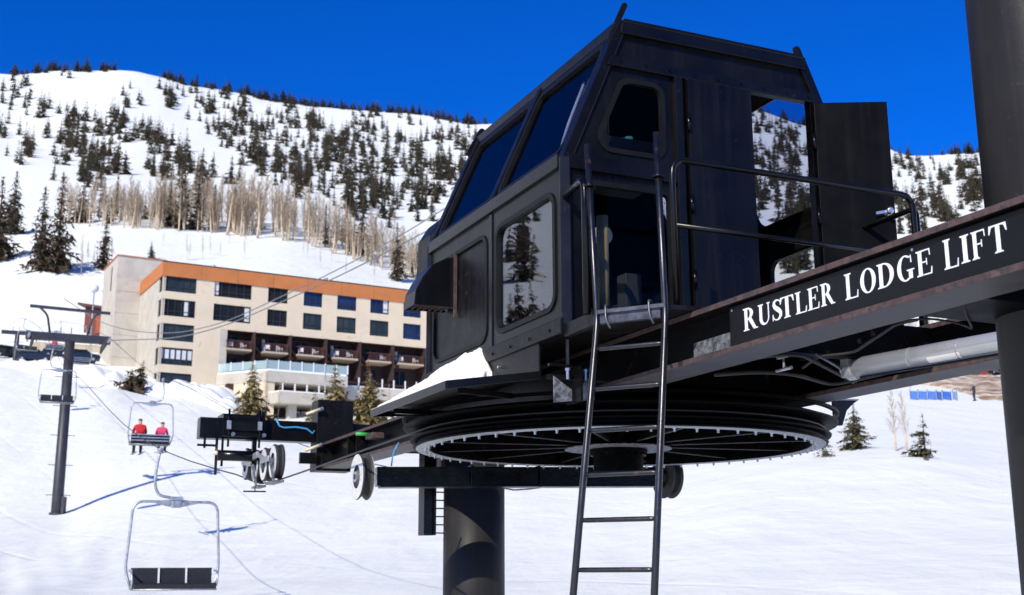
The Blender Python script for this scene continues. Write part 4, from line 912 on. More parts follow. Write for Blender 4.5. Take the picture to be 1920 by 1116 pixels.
for k, a in enumerate((5.75, 6.3, 6.85, 7.5)):
    zc = (1.452, 1.455, 1.475, 1.56)[k]
    if ws is None:
        mb = MB(); ax = V
        mb.lathe([(.12, -.06, 0), (.215, -.06, 1), (.235, -.05, 1), (.235, -.025, 1), (.215, -.01, 1), (.215, .01, 1), (.235, .03, 1), (.235, .06, 1), (.12, .06, 1)], (0, 0, 0), ax, 40, closed=True); ws = mb.build('sheave_wheel', ['wheel_white', 'wheel_rubber'])
        mb = MB(); mb.lathe([(.21, -.032), (.226, -.032), (.226, .032), (.21, .032)], (0, 0, 0), ax, 40, closed=True); t_ = mb.build('tyre', 'rubber'); t_.parent = ws
        mb = MB(); mb.lathe([(.12, -.03), (.05, -.05), (.05, -.09), (0, -.09)], (0, 0, 0), ax, 24); mb.lathe([(.12, .03), (.05, .05), (.05, .09), (0, .09)], (0, 0, 0), ax, 24); t_ = mb.build('wheel_hub', 'worn_grey'); t_.parent = ws
        w = ws
    else: w = copy_tree(ws)
    w.parent = sh; w.location = W(a, RB, zc)-Vector(sh.location)
for a0, a1 in ((5.55, 6.15), (6.6, 7.0)):
    mb = F(); mb.box(a0, a1, RB-.06, RB+.06, 1.165, 1.195); mb.bar((a0+.05, RB-.07, 1.18), (a0+.05, RB-.13, 1.48), .03, .03); mb.build('rope_catcher', 'worn_grey', sh)
mb = F(); mb.bar((6.6, RB-.26, 1.10), (6.55, RB+.05, 1.10), .03, .02); mb.bar((6.575, RB-.1, 1.10), (6.575, RB-.1, 1.17), .012, .012); mb.build('rope_switch', 'black_paint', sh)
bc = [onb(520, 790, -2.0), onb(528, 800, -2.0), onb(545, 803, -1.9), onb(570, 803, -1.6), onb(586, 812, -1.4), onb(590, 810, -1.27)]
P_ = [(6.76, *p[1:]) for p in [ona(518, 786, 6.76), ona(524, 799, 6.76), ona(532, 802, 6.76), ona(555, 801, 6.76), ona(575, 804, 6.76), ona(586, 813, 6.76), ona(592, 807, 6.70)]]
mb = F(); mb.tube(P_, .014, 8); o = mb.build('blue_cable', 'plastic_blue', origin=W(*P_[0])); tag(o, 'bright blue cable drooping along the black tail beam', 'cable')

# ------------------------------------------------------------------ haul rope
prof_r = [(7.6, 1.36), (10, 1.66), (16.89, 2.631), (24.2, 4.0), (32, 5.75), (40.9, 7.76), (45.6, 8.6), (58, 11.6), (71.5, 15.15), (90, 19.3), (123, 26.0), (170, 34)]
ra = [p[0] for p in prof_r]; rz_ = [p[1] for p in prof_r]
def rope_z(a): return pchip(ra, rz_, a)
RBW = 2.0
left = [(a, -RBW, rope_z(a)) for a in [170, 140, 120, 100, 90, 80, 71.5, 64, 58, 52, 45.6, 40.9, 36, 32, 28, 24.2, 20, 16.89, 13, 10, 8.6]]+[(7.5, -RBW, 1.315), (6.9, -RBW, 1.235), (6.3, -RBW, 1.215), (5.7, -RBW, 1.212), (4, -RBW, 1.235), (2, -RBW, 1.27), (0, -RBW, 1.30)]
wheelp = [(-RBW*math.sin(t), -RBW*math.cos(t), 1.30) for t in [PI*k/24 for k in range(1, 24)]]
path = left+wheelp+[(p[0], -p[1], p[2]) for p in left[::-1]]
mb = F(); mb.tube(path, [.0115 if abs(p[0]) < 60 else .016 for p in path], 8)
o = mb.build('haul_rope', 'rope_steel', origin=W(0, 0, 1.3)); tag(o, 'long dark steel rope running from the big wheel up the slope on both sides', 'rope')

# ------------------------------------------------------------------ chairs
RZV = R_(24.4)
def chair_proto():
    t = thing('lift_chair', (0, 0, 0), 'x', 'lift chair', 'chairs hanging on the lift rope')
    mb = MB(); mb.tube(arc_path([(0, 0, .02), (.05, 0, -.3), (.09, 0, -.72), (.0, 0, -1.0), (-.40, 0, -1.06)], .3, 6), .033, 10); mb.build('hanger', 'galvanised', t)
    mb = MB(); mb.tube([(0, -.16, -.0), (0, .16, -.0)], .04, 10); mb.box(-.05, .05, -.09, .09, -.09, .03); mb.build('grip', 'galvanised', t, bevel=.008)
    ox = -.40
    mb = MB(); mb.tube(arc_path([(ox-.86, .12, -2.986), (ox-.99, 0, -2.598), (ox-.90, 0, -1.13), (ox+.90, 0, -1.13), (ox+.99, 0, -2.598), (ox+.86, .12, -2.986)], .24, 7), .031, 10); mb.build('bail', 'galvanised', t)
    mb = MB(); mb.prism([(ox-.52, -1.125), (ox-.12, -1.08), (ox+.12, -1.08), (ox+.52, -1.125), (ox+.52, -1.15), (ox+.14, -1.24), (ox-.14, -1.24), (ox-.52, -1.15)], lambda x, z: (x, -.03, z), lambda x, z: (x, .03, z)); mb.build('bracket_plate', 'galvanised', t, bevel=.004)
    mb = MB(); mb.box(ox-.13, ox+.13, -.07, .07, -1.10, -1.02); mb.box(ox-.1, ox+.1, -.055, .055, -1.26, -1.1); mb.build('pivot_block', 'galvanised', t, bevel=.01)
    mb = MB(); mb.prism([(-.02, -2.914), (.48, -2.857), (.53, -2.886), (.52, -2.979), (.46, -2.994), (-.02, -2.965)], lambda y, z: (ox-.86, y, z), lambda y, z: (ox+.86, y, z)); mb.build('seat', 'seat_black', t, bevel=.02)
    mb = MB(); mb.prism([(.02, -2.914), (.05, -2.914), (-.0, -2.54), (-.03, -2.54)], lambda y, z: (ox-.84, y, z), lambda y, z: (ox+.84, y, z)); mb.build('backrest', 'seat_black', t, bevel=.006)
    for z in (-2.562, -2.691, -2.821):
        yy = -.045-(z+3.06)*.1+.01; mb = MB(); mb.bar((ox-.86, yy, z), (ox+.86, yy, z), .02, .045); mb.build('back_rail', 'galvanised', t)
    for x in (-.29, .29):
        mb = MB(); mb.bar((ox+x, .07, -2.9), (ox+x, .02, -2.547), .035, .03, (0, 1, 0)); mb.build('divider', 'white_plastic', t)
    for x in (-.90, .90):
        mb = MB(); mb.tube(arc_path([(ox+x, -.0, -2.598), (ox+x, .40, -2.626), (ox+x*.98, .47, -2.907), (ox+x*.97, .0, -2.972)], .12), .022, 8); mb.build('armrest', 'galvanised', t)
    for y in (.02, .50):
        mb = MB(); mb.tube([(ox-.87, y, -2.994), (ox+.87, y, -2.994)], .02, 8); mb.build('seat_frame', 'galvanised', t)
    return t
ch0 = chair_proto()
chairs = [(16.89, -RBW, PI, 'empty triple chair hanging closest to the terminal, bare dark seat with pale dividers'),
          (45.565, RBW, 0, 'triple chair carrying two riders in red jackets uphill'),
          (60, -RBW, PI, 'empty chair hanging beside the tall lift tower post'),
          (90, RBW, 0, 'small distant chair hanging just uphill behind the tower post'),
          (123, RBW, 0, 'small distant chair with a rider in pink, between the tower and the parked cars'),
          (108, -RBW, PI, 'small distant empty chair at the very edge of the slope below the parked cars')]
CH = []
for k, (a, b, rz2, lab) in enumerate(chairs):
    c = ch0 if k == 0 else copy_tree(ch0)
    c.location = W(a, b, rope_z(a)); c.rotation_euler = (0, 0, RZV+rz2); c['label'] = lab; CH.append(c)

# ------------------------------------------------------------------ people
def person(name, nodes, edges, mats_of, label, location, rz=0, scale=1.0, extra=None):
    """one continuous skinned body; nodes: (x,y,z,radius); mats_of: list of (material, test)"""
    me = bpy.data.meshes.new(name); me.from_pydata([n[:3] for n in nodes], edges, [])
    o = bpy.data.objects.new(name, me); col.objects.link(o)
    o.modifiers.new('skin', 'SKIN'); sv = me.skin_vertices[0].data
    for i, n in enumerate(nodes): sv[i].radius = (n[3], n[3]*(n[4] if len(n) > 4 else 1))
    sv[0].use_root = True
    s = o.modifiers.new('sub', 'SUBSURF'); s.levels = 2; s.render_levels = 2
    dg = bpy.context.evaluated_depsgraph_get(); m2 = bpy.data.meshes.new_from_object(o.evaluated_get(dg))
    o.modifiers.clear(); o.data = m2; m2.materials.clear()
    for q, _ in mats_of: m2.materials.append(MATS[q])
    for p in m2.polygons:
        p.use_smooth = True
        for i, (q, f) in enumerate(mats_of):
            if f(p.center): p.material_index = i; break
    o.location = location; o.rotation_euler = (0, 0, rz); o.scale = (scale,)*3
    tag(o, label, 'person')
    if extra:
        for nm, bm_, mt in extra: e = bm_.build(nm, mt); e.parent = o
    return o
def seated(jacket, label, location, rz, hat='helmet_dark'):
    n = [(0, 0, 0, .16, .8), (0, -.05, .22, .17, .8), (0, -.06, .44, .17, .75), (0, -.02, .58, .07), (0, 0, .66, .075), (0, .02, .76, .10), (0, .015, .84, .075),
         (-.19, -.05, .50, .075), (-.26, .06, .27, .06), (-.20, .30, .17, .05), (-.17, .38, .18, .045),
         (.19, -.05, .50, .075), (.26, .06, .27, .06), (.20, .30, .17, .05), (.17, .38, .18, .045),
         (-.11, .10, -.02, .10), (-.14, .46, -.02, .085), (-.14, .50, -.42, .065), (-.14, .50, -.50, .06), (-.15, .66, -.54, .05),
         (.11, .10, -.02, .10), (.14, .46, -.02, .085), (.14, .50, -.42, .065), (.14, .50, -.50, .06), (.15, .66, -.54, .05)]
    e = [(0, 1), (1, 2), (2, 3), (3, 4), (4, 5), (5, 6), (2, 7), (7, 8), (8, 9), (9, 10), (2, 11), (11, 12), (12, 13), (13, 14), (0, 15), (15, 16), (16, 17), (17, 18), (18, 19), (0, 20), (20, 21), (21, 22), (22, 23), (23, 24)]
    mats = [('trousers_black', lambda c: c.z < .06 and c.y > .02 or c.z < -.1), ('trousers_black', lambda c: c.y > .345 and c.z > .1), (hat, lambda c: c.z > .74 and c.y < .07 or c.z > .82), ('skin', lambda c: c.z > .60), (jacket, lambda c: True)]
    sk = []
    for x in (-.15, .15):
        k = MB(); k.prism([(-.45, -.60), (.95, -.60), (1.08, -.55), (1.10, -.535), (.95, -.585), (-.45, -.585)], lambda y, z: (x-.045, y, z), lambda y, z: (x+.045, y, z)); sk.append(('ski', k, 'helmet_dark'))
    return person('person', n, e, mats, label, location, rz, 1.08, sk)
def standing(jacket, label, location, rz, trousers='trousers_black'):
    n = [(0, 0, .95, .15, .8), (0, 0, 1.15, .16, .75), (0, -.01, 1.38, .17, .7), (0, .0, 1.50, .07), (0, .01, 1.57, .07), (0, .03, 1.66, .1), (0, .02, 1.74, .075),
         (-.2, 0, 1.42, .07), (-.27, .05, 1.15, .055), (-.27, .25, 1.0, .045), (-.26, .31, .98, .045), (.2, 0, 1.42, .07), (.27, .05, 1.15, .055), (.27, .25, 1.0, .045), (.26, .31, .98, .045),
         (-.1, 0, .85, .1), (-.12, .06, .5, .075), (-.12, 0, .12, .06), (-.12, .0, .06, .055), (-.12, .18, .04, .045), (.1, 0, .85, .1), (.12, .06, .5, .075), (.12, 0, .12, .06), (.12, .0, .06, .055), (.12, .18, .04, .045)]
    e = [(0, 1), (1, 2), (2, 3), (3, 4), (4, 5), (5, 6), (2, 7), (7, 8), (8, 9), (9, 10), (2, 11), (11, 12), (12, 13), (13, 14), (0, 15), (15, 16), (16, 17), (17, 18), (18, 19), (0, 20), (20, 21), (21, 22), (22, 23), (23, 24)]
    mats = [(trousers, lambda c: c.z < .86), ('helmet_dark', lambda c: c.z > 1.66 and c.y < .08 or c.z > 1.72), ('skin', lambda c: c.z > 1.53), (jacket, lambda c: True)]
    return person('person', n, e, mats, label, location, rz)
def on_chair(c, x, dy=.28, dz=-2.77): return c.matrix_basis @ Vector((.42+x, dy, dz))
for c in CH: c.matrix_basis  # evaluated from location and rotation
def mb_of(c): return Matrix.Translation(c.location) @ Matrix.Rotation(c.rotation_euler.z, 4, 'Z')
seated('jacket_red', 'seated rider in a bright red jacket and black trousers, on the chair going uphill', mb_of(CH[1]) @ Vector((-.40-.45, .22, -2.72)), CH[1].rotation_euler.z)
_r2 = seated('jacket_pink', 'seated rider in a pinkish red jacket, smaller of the two on the chair going uphill', mb_of(CH[1]) @ Vector((-.40+.50, .22, -2.74)), CH[1].rotation_euler.z, 'hair_brown'); _r2.scale = (.97,)*3; _r2.rotation_euler = (.12, .07, CH[1].rotation_euler.z-.3)
seated('jacket_pink', 'tiny distant rider in pink on the chair between the tower and the parked cars', mb_of(CH[4]) @ Vector((-.40, .22, -2.74)), CH[4].rotation_euler.z)
pp = at_r(98, 148); standing('jacket_yellow', 'tiny figure in a yellow jacket on the snow beside the tower post', pp, 2.6)
pp, rr_ = ground_hit(1828, 752); standing('jacket_navy', 'distant person in dark clothes standing near the blue fence', pp, .8, 'jacket_navy')

# ------------------------------------------------------------------ lift towers
def lift_tower(px, r, z_arm, label, half=2.62, top_frame=True, rp=.36):
    p = at_r(px, r); t = thing('lift_tower', p, label, 'lift tower', 'lift towers on the slope')
    X = V
    mb = MB(); mb.lathe([(rp*1.0, -1), (rp*.98, .9), (rp*.84, z_arm-p.z-.25)], p, (0, 0, 1), 28, sm=True); mb.build('post', 'tower_grey', t)
    mb = MB(); mb.lathe([(rp*1.3, -.5), (rp*1.3, .1), (rp*1.1, .1)], p, (0, 0, 1), 20); mb.box(p.x+rp*.9, p.x+rp*1.35, p.y-.25, p.y+.25, p.z-.5, p.z+1.1); mb.build('footing', 'tower_grey', t)
    c = Vector((p.x, p.y, z_arm))-X*.12*(half > 2)
    mb = MB(); mb.bar(c-X*half, c+X*half, .42*rp/.36, .52*rp/.36); mb.build('crossarm', 'tower_grey', t, bevel=.03)
    for s in (-1, 1):
        q = c+X*(2.2*s)+Vector((0, 0, -.12))
        mb = MB(); mb.bar(q-U*1.5+X*.25*s, q+U*1.5+X*.25*s, .12, .16)
        mb.build('sheave_beam', 'galvanised', t)
        for k in range(6):
            w = q+U*(-1.4+k*.56)+Vector((0, 0, -.3)); mb = MB(); mb.lathe([(.05, -.06), (.24, -.06), (.24, .06), (.05, .06)], w, X, 18, closed=True); mb.build('sheave_wheel', 'wheel_rubber', t)
    if top_frame:
        zt = 1.95
        mb = MB(); mb.bar(c-X*2.5+Vector((0, 0, zt)), c+X*2.5+Vector((0, 0, zt-.1)), .15, .19)
        for s in (-1, 1): 
            mb.tube(arc_path([c+X*(1.15*s)+Vector((0, 0, .2)), c+X*(1.4*s)+Vector((0, 0, zt*.75)), c+X*(1.9*s)+Vector((0, 0, zt-.05))], .4), .075, 8)
        mb.build('lifting_frame', 'tower_grey', t)
    for s in (-.5, .15): 
        mb = MB(); mb.tube([c+X*s+Vector((0, 0, .25)), c+X*s+Vector((0, 0, .7))], .03, 6); mb.build('post_pin', 'tower_grey', t)
    for k in range(int((z_arm-p.z)/1.9)):
        mb = MB(); z = p.z+1.2+k*1.9; mb.tube([Vector((p.x, p.y, z))-X*.75, Vector((p.x, p.y, z))+X*.75], .022, 6); mb.build('step_peg', 'tower_grey', t)
    return t
d_ = ray(128, 634); zt_ = 82.5*d_.z/math.hypot(d_.x, d_.y)
lift_tower(106, 82.5, zt_, 'tall dark grey lift tower post with a wide crossarm on the snow slope')
d_ = ray(30, 624); zt_ = 150*d_.z/math.hypot(d_.x, d_.y)
lift_tower(27, 150, zt_, 'short distant lift tower with a crossarm in front of the parked cars', 1.75, False, .3)

# two overhead cables crossing in front of the lodge
def cable(px, name, label, r=.03):
    pts = []
    for x_, y_, rr in px: d = ray(x_, y_); pts.append(d*(rr/math.hypot(d.x, d.y)))
    mb = MB(); mb.tube(arc_path(pts, 18, 8), r, 6); o = mb.build(name, 'cable_pale', origin=pts[0]); tag(o, label, 'cable')
cable([(120, 560, 150), (190, 606, 140), (250, 622, 132), (330, 626, 124), (420, 606, 114), (520, 560, 104), (640, 503, 94), (760, 437, 86), (900, 350, 78)], 'overhead_cable', 'upper of two thin grey cables sagging across the lodge front', .045)
cable([(140, 640, 150), (330, 635, 128), (420, 612, 116), (520, 570, 106), (640, 516, 96), (760, 455, 88), (900, 380, 80)], 'overhead_cable', 'lower of two thin grey cables sagging across the lodge front', .055)

# ------------------------------------------------------------------ lodge
LAZ = R_(60.5); E1 = Vector((math.sin(LAZ), math.cos(LAZ), 0)); E2 = Vector((-E1.y, E1.x, 0))
d_ = ray(308, 491); KK = d_*(148/math.hypot(d_.x, d_.y)); KK0 = Vector((KK.x, KK.y, 0))
def LW(s, t, z): return KK0+E1*s+E2*t+Vector((0, 0, z))
def LF(): return MB(LW)
def lon(px, py, t=0): d = ray(px, py); P = d*((KK0.dot(E2)+t)/d.dot(E2)); q = P-KK0; return (q.dot(E1), P.z)
ZR = 36.95; ZFB = 35.2
lodge = thing('lodge', LW(0, 0, 22), 'cream concrete lodge with an orange roof band and rows of dark windows below the mountain', 'lodge')
SEND = 47.0
def wall_grid(mb, P, xs, zs, holes, depth, m=0):
    for i in range(len(xs)-1):
        for k in range(len(zs)-1):
            x0, x1, z0, z1 = xs[i], xs[i+1], zs[k], zs[k+1]
            if any(hx0-1e-4 <= x0 and x1 <= hx1+1e-4 and hz0-1e-4 <= z0 and z1 <= hz1+1e-4 for hx0, hx1, hz0, hz1 in holes): continue
            mb.poly([P(x0, z0, 0), P(x1, z0, 0), P(x1, z1, 0), P(x0, z1, 0)], m)
    for hx0, hx1, hz0, hz1 in holes:
        for a, b in (((hx0, hz0), (hx1, hz0)), ((hx1, hz0), (hx1, hz1)), ((hx1, hz1), (hx0, hz1)), ((hx0, hz1), (hx0, hz0))):
            mb.poly([P(*a, 0), P(*b, 0), P(*b, depth), P(*a, depth)], m)
FRONT = lambda s, z, d: (s, d, z)
SIDE = lambda t, z, d: (d, t, z)
def zat(px, py): return lon(px, py)[1]
rows = [(lon(335, a)[1], lon(335, b)[1]) for a, b in ((515, 548), (562, 594), (608, 640), (653, 685), (700, 732))]
cols = []
for x0, x1, yr in ((402, 472, 0), (503, 540, 0), (570, 605, 0), (633, 669, 0), (695, 730, 0), (757, 790, 0)):
    cols.append((lon(x0, 550)[0], lon(x1, 550)[0]))
pitch = cols[-1][0]-cols[-2][0]
cols += [(cols[-1][0]+pitch, cols[-1][1]+pitch), (cols[-1][0]+2*pitch, cols[-1][1]+2*pitch)]
s_c = lon(368, 548)[0]; s_r0 = lon(412, 640)[0]; z_soff = lon(412, 617)[1]
holes = []
win = []
for (zt, zb) in rows: win.append((0.0, s_c, zb, zt, 'corner'))
for k, (a, b) in enumerate(cols):
    for (zt, zb) in rows[:2]: win.append((a, b, zb, zt, 'wide' if k == 0 else 'std'))
holes = [(w[0], w[1], w[2], w[3]) for w in win]
ZBOT = 21.0
rec = (s_r0, SEND, ZBOT, z_soff)
xs = sorted(set([0.0, s_c, s_r0, SEND]+[v for c in cols for v in c])); zs = sorted(set([ZBOT, z_soff, ZFB]+[v for r in rows for v in r]))
mb = LF(); wall_grid(mb, FRONT, xs, zs, holes+[rec], .35); mb.poly([(SEND, 0, ZBOT), (SEND, 14, ZBOT), (SEND, 14, ZR), (SEND, 0, ZR)]); mb.build('front_wall', 'facade_cream', lodge, fixn=False)
# side wall with wrapped corner windows
tw = 1.9; T_END = 12.2
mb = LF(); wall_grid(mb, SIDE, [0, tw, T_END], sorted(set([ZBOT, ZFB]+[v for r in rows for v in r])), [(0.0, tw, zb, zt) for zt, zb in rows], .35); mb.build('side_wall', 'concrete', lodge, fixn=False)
# concrete pier faces between the corner windows and the recess read greyer
mb = LF(); mb.box(-.12, SEND, -.14, .0, ZFB, ZR); mb.box(-.14, 0, 0, T_END, ZFB, ZR); mb.build('roof_band', 'fascia_orange', lodge)
mb = LF(); mb.box(-.05, SEND, .0, 14, ZR-.3, ZR+.02); rf = mb.build('roof', 'concrete', lodge)
mb = LF(); mb.box(.3, SEND, .6, 13.6, ZR+.03, ZR+.35); mb.build('roof_snow', 'snow_pack', rf, bevel=.12)
for q_, (x_, y_) in enumerate(((7, 3.5), (15, 4.5), (22, 3), (29, 5), (35, 3.5))):
    mb = LF(); mb.lathe([(.18, ZR), (.18, ZR+1.0), (.3, ZR+1.0), (.3, ZR+1.15), (.0, ZR+1.25)], (x_, y_, 0), (0, 0, 1), 12); mb.build('roof_vent', 'galvanised', rf)
for q_ in range(1, 9):
    mb = LF(); x_ = q_*4.6; mb.box(x_, x_+.03, -.145, -.141, ZFB+.02, ZR-.02); mb.build('panel_joint', 'rail_brown', lodge)
mb = LF(); mb.box(-.2, SEND, -.2, .1, ZR, ZR+.1); mb.build('coping', 'frame_dark', rf)
sl0, stz = lon(222, 479, T_END)
sl1 = lon(312, 492, T_END)[0]
mb = LF(); mb.box(sl0, sl1, T_END, T_END+9, ZBOT-1, stz); st = mb.build('stair_tower', 'concrete', lodge)
mb = LF()
for k in range(1, 6): mb.box(sl0-.02, sl1-.3, T_END-.02, T_END-.004, ZBOT+k*2.9, ZBOT+k*2.9+.05)
mb.build('joint_line', 'retaining', st)
mb = LF(); mb.box(sl0-.12, sl1+.12, T_END-.12, T_END+9, stz, stz+.13); mb.build('coping', 'fascia_orange', st)
mb = LF(); mb.box(sl0-.03, sl0-.004, T_END+3.2, T_END+3.7, stz-4, stz-.8); mb.build('slit_window', 'frame_dark', st)
random.seed(5)
def lodge_window(s0, s1, zb, zt, pane, nm, P=FRONT, curtain=None, d=.2):
    h = .09; mb = LF()
    def bx(x0, x1, z0, z1, d0, d1, mm=mb): 
        i = [P(x, z, dd) for dd in (d0, d1) for x, z in ((x0, z0), (x1, z0), (x1, z1), (x0, z1))]; j = [mm.pt(q) for q in i]
        for q in ((0, 1, 2, 3), (4, 5, 6, 7), (0, 1, 5, 4), (1, 2, 6, 5), (2, 3, 7, 6), (3, 0, 4, 7)): mm.idx([j[k] for k in q])
    bx(s0, s1, zb, zb+h, d-.08, d+.06); bx(s0, s1, zt-h, zt, d-.08, d+.06); bx(s0, s0+h, zb+h, zt-h, d-.08, d+.06); bx(s1-h, s1, zb+h, zt-h, d-.08, d+.06)
    for k in range(1, nm): x = s0+(s1-s0)*k/nm; bx(x-.04, x+.04, zb+h, zt-h, d-.06, d+.05)
    bx(s0+h, s1-h, zb+.62, zb+.69, d-.055, d+.045)
    w = mb.build('window', 'frame_dark', lodge)
    m2 = LF(); bx(s0+.02, s1-.02, zb+.02, zt-.02, d+.02, d+.03, m2); m2.build('pane', pane, w)
    if curtain:
        for c0, c1 in curtain:
            m3 = LF(); bx(s0+(s1-s0)*c0, s0+(s1-s0)*c1, zb+.25, zt-.12, d+.0, d+.012, m3); m3.build('curtain', 'curtain_white', w)
    return w
cur = {(0, 1): [(.68, .82)], (0, 3): [(.06, .95)], (1, 1): [(.84, .97)], (5, 0): [(.72, .95)], (1, 0): [(.02, .12)]}
for k, (zt, zb) in enumerate(rows):
    if k == 3:
        w = lodge_window(0.0, s_c, zb, zt, 'pane_green', 6); 
        for q in range(6):
            x0 = s_c*(q+.12)/6; x1 = s_c*(q+.86)/6; m3 = LF(); m3.box(x0, x1, .2, .212, zb+.75, zt-.2); m3.build('curtain', 'curtain_white', w)
    else: lodge_window(0.0, s_c, zb, zt, 'pane_green' if k != 1 else 'pane_dark', 5, curtain=cur.get((0, k)))
    lodge_window(0.0, tw, zb, zt, 'pane_green', 2, P=SIDE)
for k, (a, b) in enumerate(cols):
    for j, (zt, zb) in enumerate(rows[:2]):
        pane = 'pane_dark' if k < 2 else ('pane_blue' if (j == 0 or k >= 5) else 'pane_green')
        lodge_window(a, b, zb, zt, pane, 5 if k == 0 else 3, curtain=cur.get((k+1, j)))
# recess: back wall, return wall, doors
RD = 2.4
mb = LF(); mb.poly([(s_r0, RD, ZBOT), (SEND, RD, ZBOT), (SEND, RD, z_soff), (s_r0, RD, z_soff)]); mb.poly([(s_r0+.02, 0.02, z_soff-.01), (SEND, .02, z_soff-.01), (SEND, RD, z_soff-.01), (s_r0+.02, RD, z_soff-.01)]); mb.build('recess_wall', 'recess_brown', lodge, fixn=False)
mb = LF(); mb.box(s_r0-.02, s_r0+.9, -.03, RD, ZBOT, z_soff-.02); mb.build('return_wall', 'concrete', lodge)
bal = [(422, 470, 655), (492, 538, 658), (556, 605, 665), (623, 669, 669), (688, 731, 674), (745, 792, 680)]
ordn = ['first', 'second', 'third', 'fourth', 'fifth', 'sixth']
zsl = lon(446, 655)[1]
def chair_white():
    t = thing('balcony_chair', (0, 0, 0), 'x', 'chair', 'white chairs on the lodge balconies')
    mb = MB(); mb.box(-.28, .28, -.28, .28, .40, .46); mb.build('seat', 'white_plastic', t, bevel=.03)
    mb = MB(); mb.prism([(-.26, .46), (-.34, 1.0), (-.28, 1.02), (-.20, .48)], lambda y, z: (-.29, y, z), lambda y, z: (.29, y, z)); mb.build('backrest', 'white_plastic', t, bevel=.03)
    for x in (-.29, .29):
        mb = MB(); mb.box(x-.035, x+.035, -.25, .26, .64, .69); mb.build('armrest', 'white_plastic', t)
        for y in (-.24, .24): mb = MB(); mb.bar((x, y, 0), (x, y, .65), .05, .05); mb.build('leg', 'white_plastic', t)
    return t
cw = None; bc_ = []
for k, (x0, x1, y) in enumerate(bal):
    s0 = lon(x0, y)[0]; s1 = lon(x1, y)[0]
    mb = LF(); mb.box(s0, s1, -.5, RD-.01, zsl-.22, zsl); bl = mb.build('balcony', 'slab_pale', lodge)
    mb = LF()
    mb.bar((s0+.05, -.45, zsl+1.0), (s1-.05, -.45, zsl+1.0), .07, .07); mb.bar((s0+.05, -.45, zsl+1.0), (s0+.05, RD-.05, zsl+1.0), .07, .07); mb.bar((s1-.05, -.45, zsl+1.0), (s1-.05, RD-.05, zsl+1.0), .07, .07)
    for q in range(25): x = s0+.05+(s1-s0-.1)*q/24; mb.bar((x, -.45, zsl+.02), (x, -.45, zsl+1.0), .03, .045, (0, 1, 0))
    mb.build('railing', 'rail_brown', bl)
    mb = LF(); mb.box(s1+.25, s1+.45, -.4, RD-.02, zsl-2.4, z_soff-.03); mb.build('divider_wall', 'recess_brown', lodge)
    mb = LF(); mb.prism([(s1+.5, zsl+.9), (s1+1.5, zsl-.3), (s1+1.5, zsl-.5), (s1+.5, zsl+.5)], lambda x, z: (x, .2, z), lambda x, z: (x, 1.2, z)); mb.build('awning_shade_wedge', 'rail_brown', lodge)  # dark sloping wedge stands in for the awning shadow between balconies
    for zz in (zsl, zsl-2.75):
        mb = LF(); mb.box(s0+.5, s0+2.3, RD-.1, RD-.02, zz+.02, zz+2.1); dw = mb.build('door', 'frame_dark', lodge)
        mb = LF(); mb.box(s0+.6, s0+1.3, RD-.12, RD-.105, zz+.2, zz+2.0); mb.box(s0+1.45, s0+2.2, RD-.12, RD-.105, zz+.2, zz+2.0); mb.build('pane', 'pane_dark', dw)
        if k % 2 == 1 and zz == zsl: mb = LF(); mb.box(s0+.62, s0+1.0, RD-.135, RD-.125, zz+.3, zz+1.95); mb.build('curtain', 'curtain_white', dw)
    for q, sx in enumerate((s0+.75, s1-.8)):
        if k == 4 and q == 0: continue
        if cw is None: cw = chair_white(); c = cw
        else: c = copy_tree(cw)
        c.location = LW(sx, .5, zsl+.01); c.rotation_euler = (0, 0, PI/2-LAZ+PI+(.5 if q else -.5)); c['label'] = f"white chair, {'one nearer the concrete wall' if q == 0 else 'one farther from the concrete wall'}, on the {ordn[k]} balcony of the lodge"
# terrace with glass railing, lower floors
zt1 = lon(560, 712, -6)[1]; 
def tpt(px, py, t): s, z = lon(px, py, t); return s
ta0, ta1, ta2 = tpt(445, 715, -5), tpt(500, 697, -6), tpt(652, 712, -6)
ter = [(ta0-1.2, -.1), (ta1, -6), (ta2, -6), (ta2, -.1)]
ztt = lon(520, 697, -6)[1]; zt2 = lon(700, 728, -4.5)[1]
mb = LF(); mb.prism(ter, lambda x, y: (x, y, ztt-1.25), lambda x, y: (x, y, ztt)); tr1 = mb.build('terrace', 'concrete', lodge)
mb = LF(); mb.prism([(p[0]+(.1 if p[0] < ta2 else -.1), p[1]) for p in ter], lambda x, y: (x, y, ztt), lambda x, y: (x, y, ztt+.30)); mb.build('terrace_snow', 'snow_pack', tr1, bevel=.1)
def glassrail(pts, z, h, n):
    for (p, q) in zip(pts, pts[1:]):
        mb = LF(); mb.poly([(p[0], p[1], z), (q[0], q[1], z), (q[0], q[1], z+h), (p[0], p[1], z+h)]); mb.build('glass_panel', 'rail_glass', lodge)
        for k in range(n+1):
            t = k/n; x, y = p[0]+(q[0]-p[0])*t, p[1]+(q[1]-p[1])*t; mb = LF(); mb.box(x-.06, x+.06, y-.06, y+.06, z, z+h+.1); mb.build('rail_post', 'white_plastic', lodge)
glassrail([(ta0-1, -.5), (ta1, -5.9)], ztt+.3, 1.0, 4); glassrail([(ta1, -5.9), (ta2, -5.9)], ztt+.3, 1.05, 7)
mb = LF(); mb.box(ta2+.01, SEND, -4.5, -.05, zt2-1.5, zt2); tr2 = mb.build('terrace', 'concrete', lodge)
mb = LF(); mb.box(ta2+.05, SEND, -4.4, -.1, zt2, zt2+.16); mb.build('terrace_snow', 'snow_pack', tr2, bevel=.06)
for k in range(10): mb = LF(); x = ta2+.6+k*1.6; mb.box(x-.07, x+.07, -4.3, -4.16, zt2, zt2+1.25); mb.build('rail_post', 'white_plastic', lodge)
